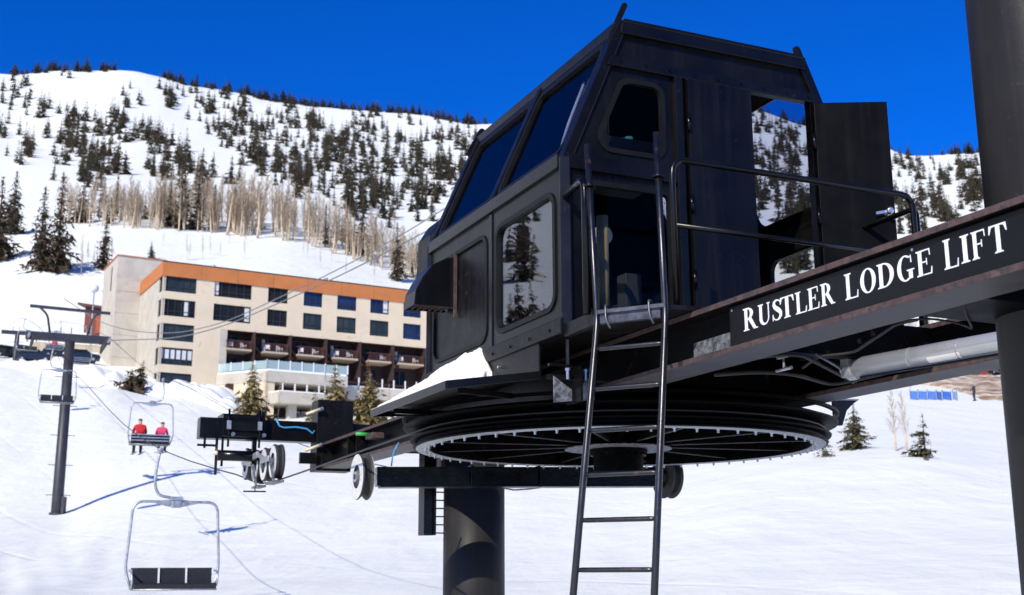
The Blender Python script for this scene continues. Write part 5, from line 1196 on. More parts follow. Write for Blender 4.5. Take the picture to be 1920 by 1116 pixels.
mb = LF(); mb.box(ta2+.6, SEND-.5, -4.25, -4.21, zt2+.55, zt2+.62); mb.build('rail_bar', 'rail_brown', lodge)
zl_ = lon(560, 788, -6)[1]-.8
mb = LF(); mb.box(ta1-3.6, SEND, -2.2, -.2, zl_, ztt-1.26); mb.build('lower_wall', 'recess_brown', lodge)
mb = LF(); mb.prism([(ta0-1.0, -.3), (ta1-.1, -5.85), (ta1+1.1, -5.85), (ta1+1.1, -2.25), (ta0+3.0, -.25)], lambda x, y: (x, y, zl_-1.5), lambda x, y: (x, y, ztt-1.27)); lw_ = mb.build('corner_wall', 'facade_cream', lodge)
p0_ = Vector((ta0-1.0, -.3)); p1_ = Vector((ta1-.1, -5.85)); dq = (p1_-p0_).normalized(); nq = Vector((dq.y, -dq.x))
if nq.y > 0: nq = -nq
wp = p0_+dq*1.1+nq*.02; mb = LF(); zz = lon(430, 740, -2)[1]; mb.prism([(0, zz-.9), (.9, zz-.9), (.9, zz+.9), (0, zz+.9)], lambda x, z: (wp.x+dq.x*x, wp.y+dq.y*x, z), lambda x, z: (wp.x+dq.x*x+nq.x*.05, wp.y+dq.y*x+nq.y*.05, z)); mb.build('window', 'frame_dark', lw_)
cs0, cs1 = tpt(525, 745, -8), tpt(628, 745, -8); zc_ = lon(560, 757, -8)[1]
mb = LF(); mb.prism([(cs0-2.2, -2.3), (cs0, -8), (cs1, -8), (cs1, -2.3)], lambda x, y: (x, y, zc_), lambda x, y: (x, y, zc_+1.35)); cn = mb.build('entrance_canopy', 'concrete', lodge)
mb = LF(); mb.prism([(cs0-2.0, -2.4), (cs0+.1, -7.9), (cs1-.1, -7.9), (cs1-.1, -2.4)], lambda x, y: (x, y, zc_+1.35), lambda x, y: (x, y, zc_+1.5)); mb.build('canopy_snow', 'snow_pack', cn)
for k in range(5): x = cs0+.4+(cs1-cs0-.8)*k/4; mb = LF(); mb.box(x-.07, x+.07, -7.7, -7.55, zc_+1.45, zc_+2.4); mb.build('rail_post', 'white_plastic', cn)
mb = LF(); mb.box(cs0+1.6, cs0+2.6, -6.6, -5.6, zl_-1, zc_-.01); mb.build('canopy_pillar', 'concrete', cn)
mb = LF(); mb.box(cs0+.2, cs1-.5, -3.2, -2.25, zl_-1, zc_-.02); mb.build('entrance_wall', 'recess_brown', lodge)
for k, x in enumerate((cs0+3.0, cs0+4.4)):
    mb = LF(); mb.box(x, x+1.2, -3.3, -3.22, zl_+.2, zc_-.3); dd_ = mb.build('door', 'white_plastic', lodge); mb = LF(); mb.box(x+.15, x+1.05, -3.33, -3.31, zl_+.5, zc_-.5); mb.build('pane', 'rail_glass' if k else 'pane_blue', dd_)
for k in range(5):
    x = ta1+2.2+k*3.0; mb = LF(); mb.box(x, x+2.3, -2.27, -2.21, zc_+1.6, ztt-1.6); w_ = mb.build('window', 'frame_dark', lodge); mb = LF(); mb.box(x+.1, x+2.2, -2.30, -2.28, zc_+1.7, ztt-1.7); mb.build('pane', 'pane_dark', w_)
xr = tpt(722, 755, -4); mb = LF(); mb.box(xr, xr+1.6, -4.0, -3.8, zl_, zt2-1.55); mb.build('red_door', 'wood_red', lodge)
mb = LF(); mb.box(xr+1.9, xr+2.4, -4.1, -3.7, zl_-1, zt2-1.52); mb.build('pillar', 'slab_pale', lodge)

# ------------------------------------------------------------------ trees
def conifer(seed, h, rad, layers, per, tuft, bare=0.06, skew=0.12, gap=0.12, needle='needle_dark', split=False, thin=1.0):
    """tapered trunk and whorls of drooping, needle-covered branches made of many small leaf-sized faces"""
    rnd = random.Random(seed); tr = MB(); cr = MB()
    lean = Vector((rnd.uniform(-.02, .02)*h, rnd.uniform(-.02, .02)*h, 0))
    tr.tube([Vector((0, 0, -.06*h)), lean*.5+Vector((0, 0, .5*h)), lean+Vector((0, 0, h))], [h*.018, h*.011, h*.002], 6)
    side = rnd.uniform(0, 2*PI)
    for l in range(layers):
        t = (l+rnd.random()*.8)/layers; z = h*(bare+(1-bare)*t)
        env = (1-t)**.85*rad*(1+.35*math.sin(l*1.9+seed))+.012*h
        for k in range(per):
            if rnd.random() < gap: continue
            an = 2*PI*(k+rnd.random())/per+l*.7
            L = env*rnd.uniform(.55, 1.15)*(1+skew*math.cos(an-side)); dr = rnd.uniform(.12, .5)
            d = Vector((math.cos(an), math.sin(an), 0)); o = lean*t+Vector((0, 0, z))
            n = max(1, int(tuft*(0.4+L/rad)))
            for q in range(n):
                s = (q+.4+rnd.random()*.5)/n; c = o+d*L*s+Vector((0, 0, -dr*L*s**1.3))
                w = max(h*.012, L*(.34-.14*s))*rnd.uniform(.6, 1.25)*thin
                sd = Vector((-d.y, d.x, rnd.uniform(-.5, .5)))*w; fw = (d+Vector((0, 0, rnd.uniform(-.9, .35))))*w*rnd.uniform(.8, 1.5)
                cr.poly([c-sd*.5, c+fw*.5-sd*.2, c+fw, c+sd*.6]) if rnd.random() < .6 else cr.poly([c-sd*.6-fw*.3, c+fw*.9, c+sd*.5])
                if rnd.random() < .55:
                    dn = Vector((0, 0, -1))*w*.8; cr.poly([c-sd*.4, c+sd*.4, c+sd*.15+dn+fw*.3])
    for q in range(5): z = h*(1.0-.02*q); cr.poly([lean+Vector((-.02*h*(q+.5)/5, 0, z-.03*h)), lean+Vector((.02*h*(q+.5)/5, 0, z-.03*h)), lean+Vector((0, .01*h, z+.02*h))])
    return tr, cr
def join_mesh(name, parts):
    V_, F_, M_, S_ = [], [], [], []; mats = []
    for mb, mt in parts:
        o = len(V_); V_ += mb.v; F_ += [[i+o for i in f] for f in mb.f]; M_ += [len(mats)]*len(mb.f); S_ += mb.sm; mats.append(mt)
    me = bpy.data.meshes.new(name); me.from_pydata(V_, [], F_)
    for q in mats: me.materials.append(MATS[q])
    me.polygons.foreach_set('material_index', M_); me.polygons.foreach_set('use_smooth', S_); me.update(); return me
far_mesh = []
for k in range(9):
    tr, cr = conifer(100+k, 10, (1.15, 1.6, 1.0, 1.9, 1.3, 1.45, 2.1, 1.1, 1.75)[k], 20, 8, 3.0, needle='x', gap=.12, bare=.01, thin=1.8)
    far_mesh.append(join_mesh('conifer', [(tr, 'bark_brown'), (cr, ('needle_dark', 'needle_green', 'needle_brown')[k % 3])]))
def far_tree(p, h, label, group, k=None, wide=1.0):
    k = random.randrange(9) if k is None else k
    o = bpy.data.objects.new('conifer', far_mesh[k]); col.objects.link(o); s = h/10; o.location = p-Vector((0, 0, .15)); o.scale = (s*wide, s*wide, s); o.rotation_euler = (0, 0, random.uniform(0, 6.28))
    return tag(o, label, 'tree', group)
def base_y(x): return pchip([100, 210, 330, 480, 560, 620, 700, 800], [422, 424, 430, 443, 452, 470, 500, 528], x)
random.seed(11)
CL = [(15,190,3),(33,187,2),(80,200,2),(60,192,1),(8,250,3),(46,285,6),(80,228,2),(135,208,3),(137,230,4),(126,228,4),(150,268,5),(132,272,5),(114,292,4),(170,238,3),(168,180,5),(190,163,4),(235,188,3),(228,228,7),(218,238,4),(256,192,1),(276,221,1),(257,253,2),(200,263,4),(290,268,7),(312,275,5),(243,272,1),(175,303,6),(160,332,5),(188,330,3),(213,318,2),(230,328,2),(285,322,4),(318,322,3),(340,318,9),(358,288,2),(367,342,3),(388,335,2),(310,182,4),(322,195,3),(366,207,2),(352,175,3),(400,208,4),(425,195,4),(440,212,4),(455,210,4),(396,237,3),(412,255,3),(434,262,5),(450,232,5),(470,240,3),(484,265,5),(474,292,7),(488,308,6),(500,250,2),(520,303,3),(545,305,5),(556,332,7),(580,338,5),(535,270,2),(550,228,5),(512,232,2),(574,262,4),(600,272,7),(620,284,5),(640,270,3),(586,240,4),(470,325,2),(450,335,1),(525,325,3),(600,310,2),(620,330,3),(575,300,2),
 (655,248,3),(686,246,5),(702,252,3),(660,275,3),(668,300,3),(720,250,2),(757,267,3),(786,290,7),(790,310,5),(815,252,4),(826,305,7),(836,318,5),(868,322,5),(862,342,3),(702,292,3),(726,303,2),(741,302,1),(757,303,2),(691,322,3),(706,342,3),(765,340,2),(790,350,2),(746,372,4),(786,367,4),(720,365,3),(690,370,4),(655,345,4),(640,310,4),(850,270,3),(875,290,3),(820,360,3),(670,400,3),(700,385,3),(655,385,4),(725,400,2),(815,335,3),
 (1676,303,2),(1703,298,2),(1712,322,4),(1726,328,3),(1692,312,1),(1770,318,3),(1798,318,5),(1812,330,4),(1772,347,3),(1816,356,7),(1825,372,4),(1676,346,3),(1682,372,2),(1752,384,4),(1786,396,4),(1692,412,4),(1712,406,3),(1722,424,3),(1838,328,2),(1834,365,2),(1700,385,2),(1775,420,3),
 (1412,232,2),(1456,252,2),(1492,262,3),(1440,305,2),(1476,306,5),(1500,296,4),(1416,300,2),(1452,336,4),(1482,352,5),(1502,386,5),(1415,355,4),(1432,378,2),(1490,410,4),(1470,440,4),(1480,490,4),(1500,500,4),(1410,410,3)]
spots = []
for cx_, cy_, n in CL:
    for _ in range(int(n*1.9)+1):
        sx = random.gauss(0, 8.5); sy = random.gauss(0, 14)+sx*.15
        spots.append((cx_+sx, cy_+sy))
def swath(x, y):   # the open ski run and gully stay bare
    lo = pchip([120, 160, 220, 260, 345], [225, 255, 285, 330, 470], y) if y > 120 else 225
    return lo-8 < x < lo+38 or (145 < x < 230 and 150 < y < 215) or (85 < x < 150 and 150 < y < 200)
spots = [q for q in spots if not swath(*q)]
for _ in range(950):
    x_ = random.choice([random.uniform(-20, 900), random.uniform(420, 900), random.uniform(1660, 1850), random.uniform(1400, 1510)]); y_ = 140+280*random.random()**1.35
    if swath(x_, y_) or noise.noise(Vector((x_*.02, y_*.014, 5))) < -.02: continue
    if x_ < 800 and y_ > base_y(x_)-95: continue
    spots.append((x_, y_))
trees_ = []
for x_, y_ in spots:
    p, r = ground_hit(x_, y_)
    if p is None or r < 270: continue
    trees_.append((p, r, x_))
ridge = []
segs = [(25, 52, 5), (58, 78, 4), (84, 128, 8), (142, 168, 6), (188, 217, 9), (300, 348, 10), (355, 372, 3), (382, 405, 5), (418, 440, 5), (442, 478, 7), (482, 520, 8), (522, 560, 8), (562, 640, 15), (640, 720, 17), (722, 790, 14), (792, 900, 22), (1660, 1672, 2), (1700, 1706, 1), (1764, 1800, 6), (1805, 1842, 8), (1400, 1512, 9)]
for x0, x1, n in segs:
    for _ in range(int(n*2.2)):
        x_ = random.uniform(x0, x1); p = at_r(x_, RIDGE-random.uniform(2, 40)); ridge.append(p)
n_ind = 0
trees_.sort(key=lambda t: t[1])
rest = []
for p, r, x_ in trees_:
    h = random.uniform(7.5, 14.5)*(1.0 if r > 750 else (.95 if r > 600 else .9))
    if n_ind < 180:
        n_ind += 1
        if x_ > 1300: far_tree(p, h, 'dark conifer on the snowy mountainside behind the cabin door and thick column', 'conifers on the mountainside beyond the cabin', wide=random.uniform(.75, 1.25))
        else: far_tree(p, h, 'dark conifer scattered on the open snowy mountainside above the bare aspens', 'conifers scattered on the mountainside above the aspens', wide=random.uniform(.75, 1.25))
    else: rest.append((p, h))
for k, p in enumerate(ridge):
    h = random.uniform(8, 14)
    if k % 5 == 0: far_tree(p, h, 'small conifer standing on the skyline of the mountain ridge', 'conifers on the ridge skyline', wide=random.uniform(1.0, 1.7))
    else: rest.append((p, h*random.uniform(.7, 1)))
for k in range(900):   # the mountainside that the cabin, the column and the picture edges hide
    x_ = random.choice([random.uniform(905, 1400), random.uniform(1512, 1658), random.uniform(1850, 2300), random.uniform(-330, -25)]); r = random.uniform(330, 985)
    if noise.noise(Vector((x_*.02, r*.012, 5))) < -.1: continue
    rest.append((at_r(x_, r), random.uniform(7, 12)))
# remaining far specks of forest as one mass
V_, F_ = [], []
small = []
for k in range(4):
    tr, cr = conifer(300+k, 10, (1.3, 1.8, 1.5, 2.1)[k], 16, 8, 2.4, gap=.1, bare=.01, thin=1.9); small.append(cr)
for p, h in rest:
    cr = random.choice(small); s = h/10; a = random.uniform(0, 6.28); c_, s_ = math.cos(a), math.sin(a); wd = random.uniform(.75, 1.3); o = len(V_)
    V_ += [(p.x+s*wd*(q.x*c_-q.y*s_), p.y+s*wd*(q.x*s_+q.y*c_), p.z+s*q.z-.1) for q in cr.v]; F_ += [[i+o for i in f] for f in cr.f]
me = bpy.data.meshes.new('far_forest'); me.from_pydata(V_, [], F_); me.materials.append(MATS['needle_dark']); me.update()
o = bpy.data.objects.new('far_forest', me); col.objects.link(o); tag(o, 'thin scatter of far conifers high on the mountain', None, None, 'stuff')

def tree_thing(name, p, h, rad, seed, label, group, needle='needle_dark', layers=22, per=8, tuft=3, wide=1.0, bare=.06, gap=.12, skew=.12, thin=1.35):
    t = thing(name, p-Vector((0, 0, .1)), label, 'tree', group)
    tr, cr = conifer(seed, h, rad, layers, per, tuft, gap=gap, bare=bare, skew=skew, thin=thin)
    for mb, nm, mt in ((tr, 'trunk', 'bark_brown'), (cr, 'crown', needle)):
        me = join_mesh(nm, [(mb, mt)]); o = bpy.data.objects.new(nm, me); col.objects.link(o); o.parent = t
    return t
# tall dark conifers around and inside the aspen belt
big = [(72, 508, 345, .11, 'needle_brown', 'broad dark conifer, first of the close pair left of the lodge roof'),
       (106, 512, 318, .10, 'needle_brown', 'tallest dark conifer left of the lodge, leaning on its shorter neighbour'),
       (22, 440, 318, .12, 'needle_dark', 'bushy dark conifer at the far end of the aspens above the snow bench'),
       (-6, 490, 330, .12, 'needle_brown', 'dark conifer cut by the photo edge above the snow bench'),
       (194, 505, 398, .10, 'needle_brown', 'single slim conifer above the pale stair tower of the lodge'),
       (283, 486, 450, .14, 'needle_green', 'small pointed conifer right above the lodge roof corner'),
       (340, 430, 280, .09, 'needle_dark', 'tall narrow conifer rising out of the middle of the aspens'),
       (369, 432, 300, .07, 'needle_dark', 'very slim conifer spire beside the tall one in the aspens'),
       (153, 418, 330, .13, 'needle_brown', 'dark conifer at the back of the aspens near their uphill end'),
       (318, 425, 335, .10, 'needle_dark', 'dark conifer among aspen trunks left of the tallest one'),
       (400, 428, 340, .08, 'needle_dark', 'dark conifer behind the pale aspen stems, right of the slim spire'),
       (556, 372, 296, .10, 'needle_dark', 'dark conifer in the thick clump uphill of the aspens'),
       (648, 455, 380, .12, 'needle_brown', 'dark conifer where the aspen belt bends downhill'),
       (678, 478, 355, .10, 'needle_brown', 'tall ragged conifer left of the cables and cabin'),
       (702, 470, 400, .09, 'needle_dark', 'thin conifer between two ragged ones left of the cabin'),
       (745, 528, 408, .10, 'needle_brown', 'snow-flecked conifer beneath the overhead cables beside the cabin'),
       (780, 522, 446, .09, 'needle_dark', 'narrow conifer tucked against the cabin edge under the cables')]
for k, (x_, yb, yt, wr, nd, lab) in enumerate(big):
    p, r = ground_hit(x_, yb)
    if p is None: p = at_r(x_, 290); r = 290
    h = px_h(r, yb-yt)*1.02; tree_thing('conifer', p, h, h*wr*1.5, 40+k, lab, 'tall conifers around the aspens', nd, 32, 10, 3.2)
for k in range(16):
    x_ = random.uniform(180, 790); p, r = ground_hit(x_, base_y(x_)-random.uniform(2, 30))
    if p is not None and r > 200: tree_thing('conifer', p, px_h(r, random.uniform(45, 88)), px_h(r, random.uniform(7, 11)), 400+k, 'dark conifer mixed in among the bare aspen stems', 'dark conifers among the aspens', ('needle_dark', 'needle_brown')[k % 2], 24, 8, 2.6)
# bare aspens
def aspen(seed, h=10):
    rnd = random.Random(seed); tr = MB(); cr = MB(); bx, by = rnd.uniform(-.3, .3), rnd.uniform(-.3, .3)
    f = lambda t: Vector((bx*math.sin(t*2.4)+.08*math.sin(t*9+seed), by*math.sin(t*2.1), h*t))
    ts = [-.03, .12, .3, .5, .7, .85, 1.0]; tr.tube([f(t) for t in ts], [.15*(1.12-t)+.01 for t in ts], 6)
    for k in range(38):
        t = .24+.74*(k+rnd.random())/38; an = rnd.uniform(0, 2*PI); L = (1.05-t)*h*rnd.uniform(.14, .30)+.35; d = Vector((math.cos(an)*.62, math.sin(an)*.62, rnd.uniform(.6, 1.1)))
        p0 = f(t); p1 = p0+d*L*.5; p2 = p1+(d+Vector((0, 0, .45)))*L*.45; cr.tube([p0, p1, p2], [.034, .022, .008], 3)
        for q in range(5):
            s = rnd.uniform(.3, 1); b = p0+(p2-p0)*s; e = Vector((rnd.uniform(-.6, .6), rnd.uniform(-.6, .6), rnd.uniform(.2, 1)))*L*.42; cr.tube([b, b+e], [.015, .006], 3, cap=False)
    return tr, cr
def aspen_proto(seed, label, group):
    t = thing('aspen', (0, 0, 0), label, 'tree', group); tr, cr = aspen(seed)
    for mb, nm, mt in ((tr, 'trunk', 'aspen_bark'), (cr, 'crown', 'twig_brown')):
        o = bpy.data.objects.new(nm, join_mesh(nm, [(mb, mt)])); col.objects.link(o); o.parent = t
    return t
random.seed(21)
protos = [aspen_proto(60+k, 'bare pale-stemmed aspen in the long belt of aspens below the mountain', 'bare aspens in the belt above the lodge') for k in range(5)]
used = [False]*5
def put_aspen(p, h, label=None, group=None, wide=1.0):
    k = random.randrange(5)
    t = protos[k] if not used[k] else copy_tree(protos[k]); used[k] = True
    t.location = p; s = h/10; t.scale = (s*wide, s*wide, s); t.rotation_euler = (random.gauss(0, .035), random.gauss(0, .035), random.uniform(0, 6.28))
    if label: t['label'] = label; t['group'] = group
    return t
def base_y(x): return pchip([100, 210, 330, 480, 560, 620, 700, 800], [422, 424, 430, 443, 452, 470, 500, 528], x)
for k in range(296):
    x_ = random.uniform(112, 800) if k % 3 else random.uniform(200, 560)
    if noise.noise(Vector((x_*.035, 3, 1))) < -.27: continue
    p, r = ground_hit(x_, base_y(x_)-abs(random.gauss(0, 16))+4)
    if p is None: continue
    hp = pchip([100, 200, 300, 420, 520, 620, 700, 800], [62, 66, 84, 92, 96, 90, 84, 74], x_)*random.uniform(.5, 1.15)
    put_aspen(p, px_h(r, hp), wide=random.uniform(.9, 1.7))
th = MB(); tc_ = MB(); rt = random.Random(77); asp = [aspen(200+q) for q in range(4)]
for k in range(150):   # the rest of the thicket, deeper in the belt
    x_ = rt.uniform(112, 800); p, r = ground_hit(x_, base_y(x_)-abs(rt.gauss(6, 18)))
    if p is None or r < 180: continue
    hp = pchip([100, 200, 300, 420, 520, 620, 700, 800], [60, 64, 80, 88, 92, 86, 80, 70], x_)*rt.uniform(.5, 1.05); s_ = px_h(r, hp)/10; a_ = rt.uniform(0, 6.28); ca, sa = math.cos(a_), math.sin(a_)
    for src, dst in zip(asp[k % 4], (th, tc_)):
        o_ = len(dst.v); dst.v += [Vector((p.x+s_*1.25*(q.x*ca-q.y*sa), p.y+s_*1.25*(q.x*sa+q.y*ca), p.z+s_*q.z)) for q in src.v]; dst.f += [[i+o_ for i in f] for f in src.f]; dst.m += src.m; dst.sm += src.sm
o = bpy.data.objects.new('aspen_thicket', join_mesh('aspen_thicket', [(th, 'aspen_bark'), (tc_, 'twig_brown')])); col.objects.link(o); tag(o, 'dense thicket of bare aspens deeper in the belt', None, None, 'stuff')
for x_, yb, hp in ((128, 420, 95), (140, 419, 80)):
    p, r = ground_hit(x_, yb); put_aspen(p, px_h(r, hp), wide=1.1)
for k in range(26):   # thin saplings on the snow between the aspens and the lodge
    x_ = random.choice([random.uniform(150, 215), random.uniform(300, 470), random.uniform(480, 720)]); y_ = pchip([150, 330, 500, 720], [500, 470, 470, 520], x_)+random.uniform(-18, 22)
    p, r = ground_hit(x_, y_)
    if p is None or r < 190: continue
    put_aspen(p, px_h(r, random.uniform(24, 55)), 'thin bare sapling on the open snow between the lodge roof and the aspens', 'saplings on the snow above the lodge', .6)
for k in range(16):   # behind the parking on the right
    x_ = random.uniform(1660, 1870); p = at_r(x_, random.uniform(200, 250)); put_aspen(p, random.uniform(8, 12), 'bare aspen on the slope above the parked cars past the thick column', 'aspens above the parked cars')
# spruces in front of the lodge
tree_thing('spruce', at_r(470, 128), px_h(128, 122), px_h(128, 40), 71, 'olive green spruce before the pale corner wall of the lodge terrace', 'spruces in front of the lodge', 'needle_olive', 26, 11, 4)
tree_thing('spruce', at_r(627, 127), px_h(127, 130), px_h(127, 44), 72, 'full olive spruce behind the dark end block, beside the flagpole', 'spruces in front of the lodge', 'needle_olive', 26, 11, 4)
tree_thing('spruce', at_r(590, 132), px_h(132, 80), px_h(132, 28), 73, 'smaller spruce tucked against the flagpole at the lodge entrance', 'spruces in front of the lodge', 'needle_olive', 20, 9, 3)
tree_thing('spruce', at_r(690, 126), px_h(126, 112), px_h(126, 46), 74, 'broad pale olive spruce just left of the snowy cover plate', 'spruces in front of the lodge', 'needle_olive', 26, 12, 4)
tree_thing('spruce', at_r(688, 133), px_h(133, 128), px_h(133, 24), 75, 'thin rust-brown spruce top showing above the broad olive spruce', 'spruces in front of the lodge', 'needle_rust', 24, 9, 3)
for x_, hh_, lab in ((500, 100, 'thin bare sapling in front of the lodge terrace, next to the spruce'), (520, 85, 'thin bare sapling in front of the lodge terrace, by the entrance canopy'), (733, 80, 'thin bare sapling before the red door of the lodge')):
    t = put_aspen(at_r(x_, 131), px_h(131, hh_), lab, 'saplings before the lodge', .6)
for k, (x_, r, hp, wd, lab) in enumerate(((246, 138, 48, 26, 'low dark evergreen bush lobe at the lodge corner, lower one'), (266, 139, 66, 26, 'dark ragged evergreen at the lodge corner, taller one'))):
    tree_thing('evergreen_bush', at_r(x_, r), px_h(r, hp), px_h(r, wd), 80+k, lab, 'evergreens at the lodge corner', 'needle_brown', 16, 10, 4, gap=.2, skew=.5)
# small trees on the right-hand snow
def small_tree(x_, yb, yt, wpx, seed, lab, nd='needle_mid', **kw):
    p, r = ground_hit(x_, yb); h = px_h(r, yb-yt); return tree_thing('spruce', p, h, px_h(r, wpx), seed, lab, 'young spruces on the open snow', nd, **kw)
small_tree(1606, 842, 752, 31, 91, 'young green spruce on the snow, just beyond the wheel rim', layers=24, per=9, tuft=7, gap=.12, thin=1.0)
small_tree(1736, 858, 772, 27, 92, 'crooked sparse young spruce on the snow between saplings and column', layers=17, per=7, tuft=7, gap=.25, skew=.5, thin=1.0)
small_tree(1549, 857, 800, 22, 93, 'low snow-dusted spruce half hidden behind the bolted wheel rim', layers=12, per=8, tuft=4, gap=.2, thin=1.0)
for x_, hp, lab in ((1680, 112, 'taller of two bare saplings on the snow between the young spruces'), (1701, 108, 'thinner of two bare saplings on the snow between the young spruces')):
    p, r = ground_hit(x_, 846); put_aspen(p, px_h(r, hp), lab, 'bare saplings among the young spruces', 1.0)
for x_, hp, lab in ((1707, 40, 'bare stem standing at the near end of the blue fence'), ):
    p, r = ground_hit(x_, 742); put_aspen(p, px_h(r, hp), lab, 'saplings by the blue fence', .8)
# trees only seen mirrored in the cabin window
for k in range(26):
    if k in (1, 3, 5, 8, 10, 13, 16, 20, 22): continue
    if k < 12: az = R_(-45.4-3.6*(k+random.random()*.8)/12); r = random.uniform(158, 186); h_ = random.uniform(5, 9.5)
    elif k < 19: az = R_(-47.9+random.gauss(0, .5)); r = random.uniform(222, 268); h_ = random.uniform(9, 16)
    else: az = R_(-46.3-random.uniform(0, 4)); r = random.uniform(300, 430); h_ = random.uniform(8, 13)
    p = Vector((r*math.sin(az), r*math.cos(az), 0)); p.z = H(p.x, p.y)
    far_tree(p, h_, 'conifer beside the slope, seen only mirrored in the big cabin window', 'conifers mirrored in the cabin window', wide=1.0)

# ------------------------------------------------------------------ parking, walls, shed, lamps, fence
def car_proto():
    t = thing('parked_car', (0, 0, 0), 'x', 'car', 'parked cars')
    pr = [(-2.2, .35), (2.2, .35), (2.25, .75), (2.05, .95), (1.15, 1.05), (.55, 1.52), (-1.45, 1.56), (-2.1, 1.05), (-2.25, .8)]
    mb = MB(); mb.prism(pr, lambda x, z: (x, -.88, z), lambda x, z: (x, .88, z)); mb.build('body', 'car_dark', t, bevel=.06)
    mb = MB(); mb.prism([(1.02, 1.08), (.5, 1.46), (-1.38, 1.49), (-1.85, 1.08)], lambda x, z: (x, -.895, z), lambda x, z: (x, .895, z)); mb.build('window', 'pane_dark', t)
    for x in (-1.4, 1.4):
        for y in (-.86, .86):
            mb = MB(); mb.lathe([(.18, -.1), (.33, -.1), (.34, 0), (.33, .1), (.18, .1)], (x, y, .33), (0, 1, 0), 18, closed=True); w = mb.build('wheel', 'tyre', t); mb = MB(); mb.lathe([(.2, -.08), (.2, .08)], (x, y, .33), (0, 1, 0), 14); mb.build('rim', 'galvanised', w)
    for y in (-.6, .6): mb = MB(); mb.box(2.2, 2.27, y-.18, y+.18, .68, .82); mb.build('headlight', 'white_plastic', t)
    mb = MB(); mb.box(-1.3, .5, -.7, .7, 1.55, 1.62); mb.build('roof_snow', 'snow_pack', t, bevel=.03)
    return t
car0 = car_proto(); cars = []
CARS = [(12, 640, 171, 'car_dark', .9, 'dark snow-topped car, leftmost one beside the distant lift tower'), (48, 640, 171, 'car_dark', .8, 'dark car just right of the distant lift tower'), (65, 655, 160, 'car_dark', .2, 'dark car parked lower, in front of the retaining wall'), (112, 660, 166, 'car_dark', .3, 'dark car half hidden behind the tall lift tower post'), (152, 672, 158, 'car_dark', .35, 'dark car close to the retaining wall right of the tower post'),
        (1772, 700, 176, 'car_red', .5, 'small distant red car at the crest, nearer to the lettered beam'), (1790, 702, 178, 'car_silver', .6, 'pale distant car between the two red ones at the crest'), (1835, 700, 178, 'car_red', .4, 'second distant red car at the crest above the dirt bank'), (1862, 700, 180, 'car_dark', .7, 'dark distant car at the crest beside the thick column'), (1880, 700, 182, 'car_dark', .7, 'dark distant car mostly hidden by the thick column')]
for k, (x_, y_, r, mt, rz2, lab) in enumerate(CARS):
    t = car0 if k == 0 else copy_tree(car0)
    t.location = at_r(x_, r)-Vector((0, 0, .05)); t.rotation_euler = (0, 0, rz2); t['label'] = lab; t['group'] = 'cars parked by the retaining wall' if x_ < 500 else 'cars parked at the crest'
    for c in t.children:
        if c.name.startswith('body'): c.material_slots[0].link = 'OBJECT'; c.material_slots[0].material = MATS[mt]
def wpt(px, r, py): d = ray(px, py); return d*(r/math.hypot(d.x, d.y))
w0, w1, wt = wpt(62, 178, 642), wpt(206, 170, 650), 0
mb = MB(); n_ = (w1-w0).normalized().cross(Vector((0, 0, 1))); 
pts = [(w0, w0.z-4.2), (w1, w1.z-4.2)]
def slab(mb, A, B, z0a, z0b, z1a, z1b, th):
    nn = (B-A); nn.z = 0; nn = nn.normalized().cross(Vector((0, 0, 1)))*th
    q = [Vector((A.x, A.y, z0a)), Vector((B.x, B.y, z0b)), Vector((B.x, B.y, z1b)), Vector((A.x, A.y, z1a))]
    i = [mb.pt(v_) for v_ in q]+[mb.pt(v_+nn) for v_ in q]
    for f in ((0, 1, 2, 3), (4, 5, 6, 7), (0, 1, 5, 4), (1, 2, 6, 5), (2, 3, 7, 6), (3, 0, 4, 7)): mb.idx([i[k] for k in f])
rw = thing('retaining_wall', w0.lerp(w1, .5)-Vector((0, 0, 3)), 'tan concrete retaining wall with snow on top behind the parked cars', 'wall')
mb = MB(); slab(mb, w0, w1, w0.z-6, w1.z-6, w0.z, w1.z, -.6); mb.build('wall_face', 'retaining', rw)
mb = MB(); slab(mb, w0+Vector((0, -.1, 0)), w1+Vector((0, -.1, 0)), w0.z, w1.z, w0.z+.9, w1.z+.7, -3.5); mb.build('snow_cap', 'snow_pack', rw, bevel=.3)
s0, s1 = wpt(160, 186, 580), wpt(214, 184, 590)
shd = thing('shed', s0.lerp(s1, .5)-Vector((0, 0, 3)), 'red-brown shed half hidden behind the pale stair tower of the lodge', 'shed')
mb = MB(); slab(mb, s0, s1, s0.z-3.5, s1.z-3.5, s0.z+.6, s1.z+.6, -6); mb.build('wall', 'shed_red', shd)
u_ = Vector((0, -.6, 0)); mb = MB(); slab(mb, s0+u_+Vector((-1, 0, 0)), s1+u_, s0.z+.6, s1.z+.6, s0.z+.95, s1.z+.95, -7.2); mb.build('roof', 'rail_brown', shd)
mb = MB(); pz = s0.lerp(s1, .55)+Vector((0, -.06, 0)); mb.box(pz.x-.6, pz.x+.6, pz.y-.12, pz.y-.02, pz.z-3.2, pz.z-.6); mb.build('door', 'wood_red', shd)
for x_, r, lab in ((177, 172, 'white globe lamp on a thin pole in front of the red-brown shed'), (196, 171, 'white globe lamp on a pole right against the stair tower')):
    c = wpt(x_, r, 541); t = thing('globe_lamp', Vector((c.x, c.y, H(c.x, c.y))), lab, 'lamp', 'globe lamps by the lodge')
    mb = MB(); mb.lathe([(max(.02, .62*math.sin(PI*k/12)), -.62*math.cos(PI*k/12)) for k in range(13)], c, (0, 0, 1), 20, sm=True); mb.build('globe', 'lamp_white', t)
    mb = MB(); mb.tube([(c.x, c.y, H(c.x, c.y)-1), (c.x, c.y, c.z-.5)], .09, 8); mb.build('pole', 'galvanised', t)
